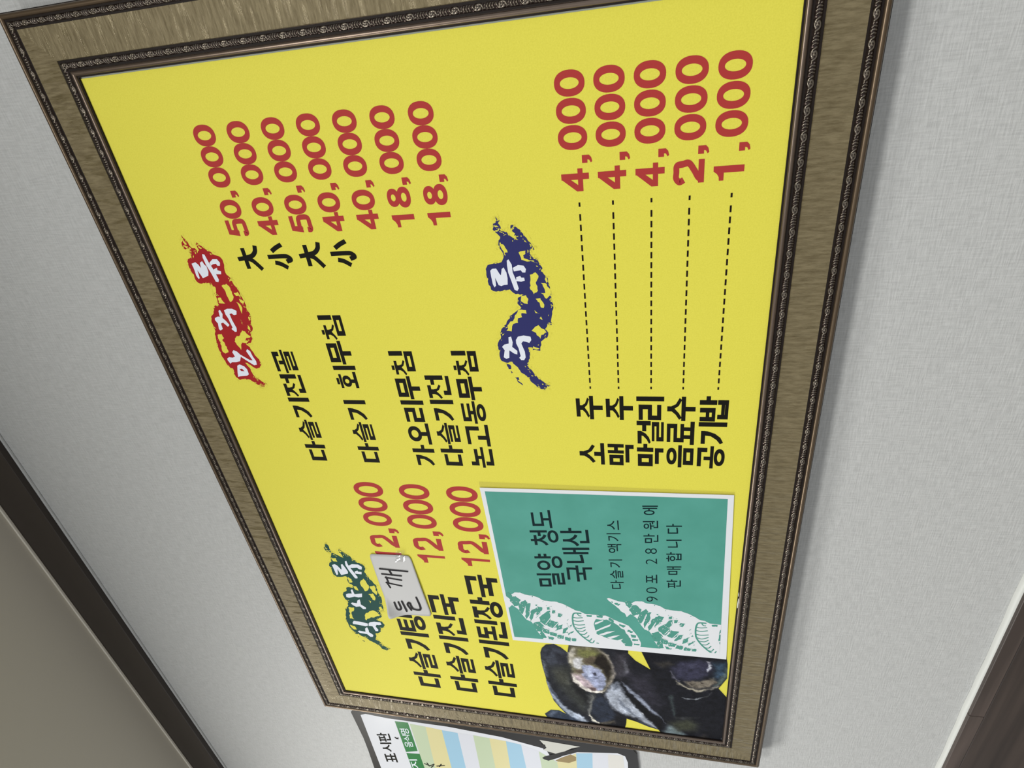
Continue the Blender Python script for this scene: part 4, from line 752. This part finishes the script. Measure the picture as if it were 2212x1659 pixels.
# printed photograph of river snails, bottom left corner of the sheet
def sdf(poly, X, Z):
    P = np.array(poly); d = np.full(X.shape, 1e9); ins = np.zeros(X.shape, bool)
    for i in range(len(P)):
        a, b_ = P[i], P[(i + 1) % len(P)]
        ex, ez = b_ - a; wx, wz = X - a[0], Z - a[1]
        t = np.clip((wx * ex + wz * ez) / (ex * ex + ez * ez + 1e-9), 0, 1)
        d = np.minimum(d, np.hypot(wx - t * ex, wz - t * ez))
        c1 = (a[1] <= Z) & (b_[1] > Z); c2 = (a[1] > Z) & (b_[1] <= Z)
        cr = ex * wz - ez * wx
        ins ^= (c1 & (cr > 0)) | (c2 & (cr < 0))
    return np.where(ins, -d, d)
cp = np.array(D['cut'][0])
x0, x1, z0, z1 = cp[:, 0].min(), cp[:, 0].max(), cp[:, 1].min(), cp[:, 1].max()
x0 = max(x0, 8.0); z0 = max(z0, 8.0)
ST = 0.55
nx_, nz_ = int((x1 - x0) / ST) + 2, int((z1 - z0) / ST) + 2
X, Z = np.meshgrid(x0 + np.arange(nx_) * ST, z0 + np.arange(nz_) * ST, indexing='ij')
img = np.zeros(X.shape + (3,)); img[:] = (30, 30, 36)
nr = np.random.default_rng(3)
def smooth_noise(shape, cell, seed):
    g = np.random.default_rng(seed).normal(0, 1, (shape[0] // cell + 3, shape[1] // cell + 3))
    i = np.arange(shape[0]) / cell; j = np.arange(shape[1]) / cell
    i0 = i.astype(int); j0 = j.astype(int); fi = (i - i0)[:, None]; fj = (j - j0)[None, :]
    fi = fi * fi * (3 - 2 * fi); fj = fj * fj * (3 - 2 * fj)
    return (g[i0][:, j0] * (1 - fi) * (1 - fj) + g[i0 + 1][:, j0] * fi * (1 - fj) + g[i0][:, j0 + 1] * (1 - fi) * fj + g[i0 + 1][:, j0 + 1] * fi * fj)
XW = X + .8 * smooth_noise(X.shape, 9, 1) + .45 * smooth_noise(X.shape, 4, 2)
ZW = Z + .8 * smooth_noise(X.shape, 9, 5) + .45 * smooth_noise(X.shape, 4, 6)
for c, bl, poly in D['paint']:
    a = np.clip(.5 - sdf(poly, XW, ZW) / (2 * max(bl * 1.5, .6)), 0, 1); a = a * a * (3 - 2 * a)
    img = img * (1 - a[..., None]) + np.array(c) * a[..., None]
lum = img.mean(-1, keepdims=True); img = lum + .72 * (img - lum)
img *= (1 + .09 * smooth_noise(X.shape, 12, 11) + .06 * smooth_noise(X.shape, 5, 12) + .05 * smooth_noise(X.shape, 2, 13))[..., None]
img += nr.normal(0, 3.2, X.shape)[..., None]
cutd = sdf(D['cut'][0], X, Z)
a = np.clip(.5 - cutd / .7, 0, 1)[..., None]
img = np.clip(img * a + np.array(YELLOW) * (1 - a), 0, 255)
lin = np.where(img / 255 <= .04045, img / 255 / 12.92, ((img / 255 + .055) / 1.055) ** 2.4)
keep = cutd < ST * 1.2
idx = -np.ones(X.shape, int)
F4 = []
fm = keep[:-1, :-1] | keep[1:, :-1] | keep[:-1, 1:] | keep[1:, 1:]
used = np.zeros(X.shape, bool)
used[:-1, :-1] |= fm; used[1:, :-1] |= fm; used[:-1, 1:] |= fm; used[1:, 1:] |= fm
idx[used] = np.arange(used.sum())
ii, jj = np.nonzero(fm)
F4 = np.stack([idx[ii, jj], idx[ii + 1, jj], idx[ii + 1, jj + 1], idx[ii, jj + 1]], -1)
vv_ = [(x / 1000, YP - 1.2e-4, z / 1000 + ZB) for x, z in zip(X[used], Z[used])]
ph = mesh('snail_photo_print', vv_, F4.tolist(), M['photo'], poster, OR)
ca = ph.data.color_attributes.new('print', 'FLOAT_COLOR', 'POINT')
ca.data.foreach_set('color', np.concatenate([lin[used], np.ones((used.sum(), 1))], 1).astype(np.float32).reshape(-1))
ph['label'] = 'printed photo of dark river snails'

# ------------------------------------------------------------------ the green flyer taped over the poster
YL = YP - 0.0010
TLf, TRf, BRf, BLf = None, None, None, None
q = D['fly']    # text frame: TL, TR ... given as left-top, right-top, right-bottom, left-bottom
v, f = [], []
n_ = 14
for k in (0, 1):
    for i in range(n_ + 1):
        for j in range(n_ + 1):
            a = lerp(q[0], q[1], i / n_); b_ = lerp(q[3], q[2], i / n_); p = lerp(a, b_, j / n_)
            v.append((p[0] / 1000, YL + k * .0003, p[1] / 1000 + ZB))
s_ = (n_ + 1) ** 2
for i in range(n_):
    for j in range(n_):
        k = i * (n_ + 1) + j
        f.append((k, k + 1, k + n_ + 2, k + n_ + 1)); f.append((s_ + k, s_ + k + n_ + 1, s_ + k + n_ + 2, s_ + k + 1))
for i in range(n_):
    for k, d in ((i, 1), ((n_) * (n_ + 1) + i, 1), (i * (n_ + 1), n_ + 1), (i * (n_ + 1) + n_, n_ + 1)):
        f.append((k, k + d, s_ + k + d, s_ + k))
OF = (q[3][0] / 1000, YL, q[3][1] / 1000 + ZB)
flyer = mesh('flyer', v, f, M['white_paper'], None, OF)
flyer.location = OF
tag(flyer, 'white bordered sea green flyer with two white spiral shells, taped on the yellow menu', 'flyer')
def fly(name, mats, go, lift):
    fl = Flat(YL - lift); go(fl); return fl.build(name, mats, flyer, OF)
fly('green_panel', M['green'], lambda fl: fl.poly(D['flyg']), 1e-4)['label'] = 'flat sea green printed area'
g0 = D['flyg']
def clip_poly(pts, quad):
    P = [tuple(p) for p in pts]
    area_ = sum(quad[i][0] * quad[(i + 1) % 4][1] - quad[(i + 1) % 4][0] * quad[i][1] for i in range(4))
    sg = 1 if area_ > 0 else -1
    for i in range(4):
        a, b_ = quad[i], quad[(i + 1) % 4]
        ins = lambda p: sg * ((b_[0] - a[0]) * (p[1] - a[1]) - (b_[1] - a[1]) * (p[0] - a[0])) >= 0
        O = []
        for k in range(len(P)):
            c, d = P[k], P[(k + 1) % len(P)]
            ic, id_ = ins(c), ins(d)
            if ic: O.append(c)
            if ic != id_:
                den = (b_[0] - a[0]) * (d[1] - c[1]) - (b_[1] - a[1]) * (d[0] - c[0])
                nu = (b_[0] - a[0]) * (a[1] - c[1]) - (b_[1] - a[1]) * (a[0] - c[0])
                O.append(lerp(c, d, nu / den))
        P = O
        if len(P) < 3: return None
    return P
for off in ((0, 0), D['shoff']):
    sh = lambda pts: [(x + off[0], z + off[1]) for x, z in pts]
    fl = Flat(YL - 2.0e-4)
    def cp_(pts, lift, m_):
        c = clip_poly(sh(pts), g0)
        if c: fl.poly(c, lift, m_)
    def cl_(pts, wd, lift, m_):
        pts = curve(pts, 5) if len(pts) > 2 else pts
        for i in range(len(pts) - 1):
            (xa, za), (xb, zb) = pts[i], pts[i + 1]
            L = math.hypot(xb - xa, zb - za) or 1; px, pz = -(zb - za) / L * wd / 2, (xb - xa) / L * wd / 2
            cp_([(xa - px, za - pz), (xb - px, zb - pz), (xb + px, zb + pz), (xa + px, za + pz)], lift, m_)
    cp_(rough(D['shell'], .04, 2.0), 0, 0)
    for n__, mk in enumerate(D['marks']):
        k_ = 1.18 if n__ < 23 else 1.0
        mx_ = sum(p[0] for p in mk) / len(mk); mz_ = sum(p[1] for p in mk) / len(mk)
        cp_(rough([(mx_ + (p[0] - mx_) * k_, mz_ + (p[1] - mz_) * k_) for p in mk], .10, 1.2), 3e-5, 1)
    for sp in D['spikes']: cp_(sp, 6e-5, 0)
    for b_ in D['bands']: cl_(b_, .9, 6e-5, 0)
    for b_ in D['ribs']: cl_(b_, 1.5, 6e-5, 1)
    for b_ in D['lip']: cl_(b_, 2.1, 6e-5, 1)
    # little broken ticks along the shaded side
    tipx, tipz = D['shell'][0]
    ex_ = sum(p[0] for p in D['marks'][12]) / len(D['marks'][12]) - tipx; ez_ = sum(p[1] for p in D['marks'][12]) / len(D['marks'][12]) - tipz
    base_an = math.atan2(ez_, ex_) + math.pi / 2
    for _ in range(150):
        mk = rng.choice(D['marks'][:23]); cx = sum(p[0] for p in mk) / len(mk) + rng.uniform(-5, 5); cz = sum(p[1] for p in mk) / len(mk) + rng.uniform(-4.5, 4.5)
        an = base_an + rng.choice((0, 0, math.pi / 2)) + rng.uniform(-.5, .5); L = rng.uniform(.7, 2.4)
        cl_([(cx, cz), (cx + math.cos(an) * L, cz + math.sin(an) * L)], rng.uniform(.4, .75), 5e-5, rng.choice((0, 1)))
    fl.build('shell_drawing', [M['white_paper'], M['green_mark']], flyer, OF)['label'] = 'white line drawing of a spiral snail shell'
for key, bold in (('ft1', .013), ('ft2', .013), ('ft3', .007), ('ft4', .007), ('ft5', .007)):
    def go(fl):
        for ch, qq in D[key]: put_quad(fl, ch, qq, -.012 if ch.isdigit() else bold, 0)
    fly('flyer_text', M['teal_ink'], go, 2.0e-4)
fl = Flat(YL + .0004); fl.poly(D['tape']); tp = fl.build('clear_tape', M['tape'], flyer, OF); tp['label'] = 'clear film edge along the flyer side'

# ------------------------------------------------------------------ the handwritten note
YN = YP - 0.0013
q = D['note']
n_ = 26
v, f = [], []
def note_pt(i, j, lift=0):
    u, w_ = i / n_, j / n_            # u: left->right in reading order (q[3],q[0] right end is first)
    a = lerp(q[3], q[0], u); b_ = lerp(q[2], q[1], u); p = lerp(a, b_, w_)
    c = max(0, 1 - (u * 1.0 + w_ * .8) / .34)
    return (p[0] / 1000, YN - lift - .011 * c ** 1.7 - .0008 * math.sin(u * 3.1) ** 2, p[1] / 1000 + ZB)
def inside(u, w_, r=.09):
    for cu, cw in ((0 + r, 0 + r), (1 - r, r), (1 - r, 1 - r), (r, 1 - r)):
        du = (u - cu) if ((u < r) if cu < .5 else (u > 1 - r)) else 0
        dw = (w_ - cw) if ((w_ < r) if cw < .5 else (w_ > 1 - r)) else 0
        if du and dw: return math.hypot(du, dw) <= r
    return True
grid = {}
for i in range(n_ + 1):
    for j in range(n_ + 1):
        u, w_ = i / n_, j / n_
        r = .07
        # pull the corner points onto the rounding
        uu, ww = u, w_
        cu = r if u < r else (1 - r if u > 1 - r else None); cw = r if w_ < r else (1 - r if w_ > 1 - r else None)
        if cu is not None and cw is not None:
            d = math.hypot(u - cu, w_ - cw); mxx = max(abs(u - cu), abs(w_ - cw))
            if d > 1e-9: uu = cu + (u - cu) * mxx / d; ww = cw + (w_ - cw) * mxx / d
        grid[i, j] = len(v); v.append(note_pt(uu * n_, ww * n_))
for i in range(n_):
    for j in range(n_): f.append((grid[i, j], grid[i, j + 1], grid[i + 1, j + 1], grid[i + 1, j]))
ON = (q[2][0] / 1000, YN, q[2][1] / 1000 + ZB)
note = mesh('paper_note', v, f, M['note'], None, ON, smooth=True); note.location = ON
so_ = note.modifiers.new('thickness', 'SOLIDIFY'); so_.thickness = 0.0003; so_.offset = -1
tag(note, 'small white handwritten paper note taped over the first meal line, one corner curling up', 'note')
for sts in (D['notetx'][:5], D['notetx'][5:]):
    fl = Flat(YN - .0011)
    for st in sts: fl.line(curve(st, 6) if len(st) > 3 else st, 2.6, rnd=True)
    fl.build('handwriting', M['pen'], note, ON)
tq = D['notetape']; v, f = [], []
tr = random.Random(9)
for i in range(9):
    for j in range(7):
        a = lerp(tq[0], tq[1], i / 8); b_ = lerp(tq[3], tq[2], i / 8); p = lerp(a, b_, j / 6)
        v.append((p[0] / 1000, YN - .0014 + tr.uniform(-.0005, .0003), p[1] / 1000 + ZB))
for i in range(8):
    for j in range(6): k = i * 7 + j; f.append((k, k + 1, k + 8, k + 7))
mesh('tape_piece', v, f, M['shine_tape'], note, ON, smooth=False)['label'] = 'shiny crinkled clear tape'

# ------------------------------------------------------------------ the laminated sheet beside the board
YS = YF + 0.0215
OS = (-.25, 0.0, ZB + .12)
fl = Flat(YS); fl.poly(D['sh_black'])
pts = [(x / 1000, z / 1000 + ZB) for x, z in D['sh_black']]
n_ = len(pts)
v = [(x, YS, z) for x, z in pts] + [(x, YS + .0012, z) for x, z in pts]
f = [tuple(range(n_)), tuple(range(2 * n_ - 1, n_ - 1, -1))] + [(i, i + n_, (i + 1) % n_ + n_, (i + 1) % n_) for i in range(n_)]
sheet = mesh('laminated_sheet', v, f, M['sheet_black'], None, OS); sheet.location = OS
tag(sheet, 'laminated sheet with black border and pastel rows, on the wall left of the frame', 'sheet')
def sht(name, mt, go, lift):
    fl = Flat(YS - lift); go(fl); return fl.build(name, mt, sheet, OS)
pp = sht('paper_insert', [M['sheet_white'], M['sheet_stain'], M['sheet_clear']], lambda fl: (fl.poly(D['sh_white'], 0, 0), fl.poly(D['sh_stain'], 1.2e-4, 1), fl.poly(D['sh_tear'], 1e-4, 2)), 1.5e-4)
pp['label'] = 'white paper inside the laminate with a brown stained tear'
for cn, qd in D['sh_str']:
    sht('table_row', M['sheet_' + cn], lambda fl: fl.poly(qd), 2.1e-4)['label'] = {'g': 'pale green row', 'y': 'pale yellow row', 'b': 'pale blue row', 'w': 'white row', 'o': 'off white row'}[cn]
sht('table_flap', M['sheet_black'], lambda fl: (fl.poly(D['sh_flap']), fl.poly(D['sh_flap2'])), 5e-4)['label'] = 'torn black laminate strip'
for k_ in ('sh_h1', 'sh_h2'):
    sht('header_cell', M['sheet_hd'], lambda fl: fl.poly(D[k_]), 2.6e-4)['label'] = 'green header cell'
def qs(key, bold):
    def go(fl):
        for ch, qq in D[key]: put_quad(fl, ch, qq, bold, 0)
    return go
sht('title_text', M['black'], qs('sh_t1', .02), 3.2e-4)
sht('header_text', M['white_ink'], qs('sh_t2', .008), 3.4e-4)
sht('header_text', M['white_ink'], qs('sh_t3', .008), 3.4e-4)
def go(fl):
    for st in D['sh_hand']: fl.line(st, 2.4)
sht('handwriting', M['black'], go, 4e-4)
sht('small_print', M['black'], lambda fl: fl.poly(D['sh_logo']), 3.2e-4)
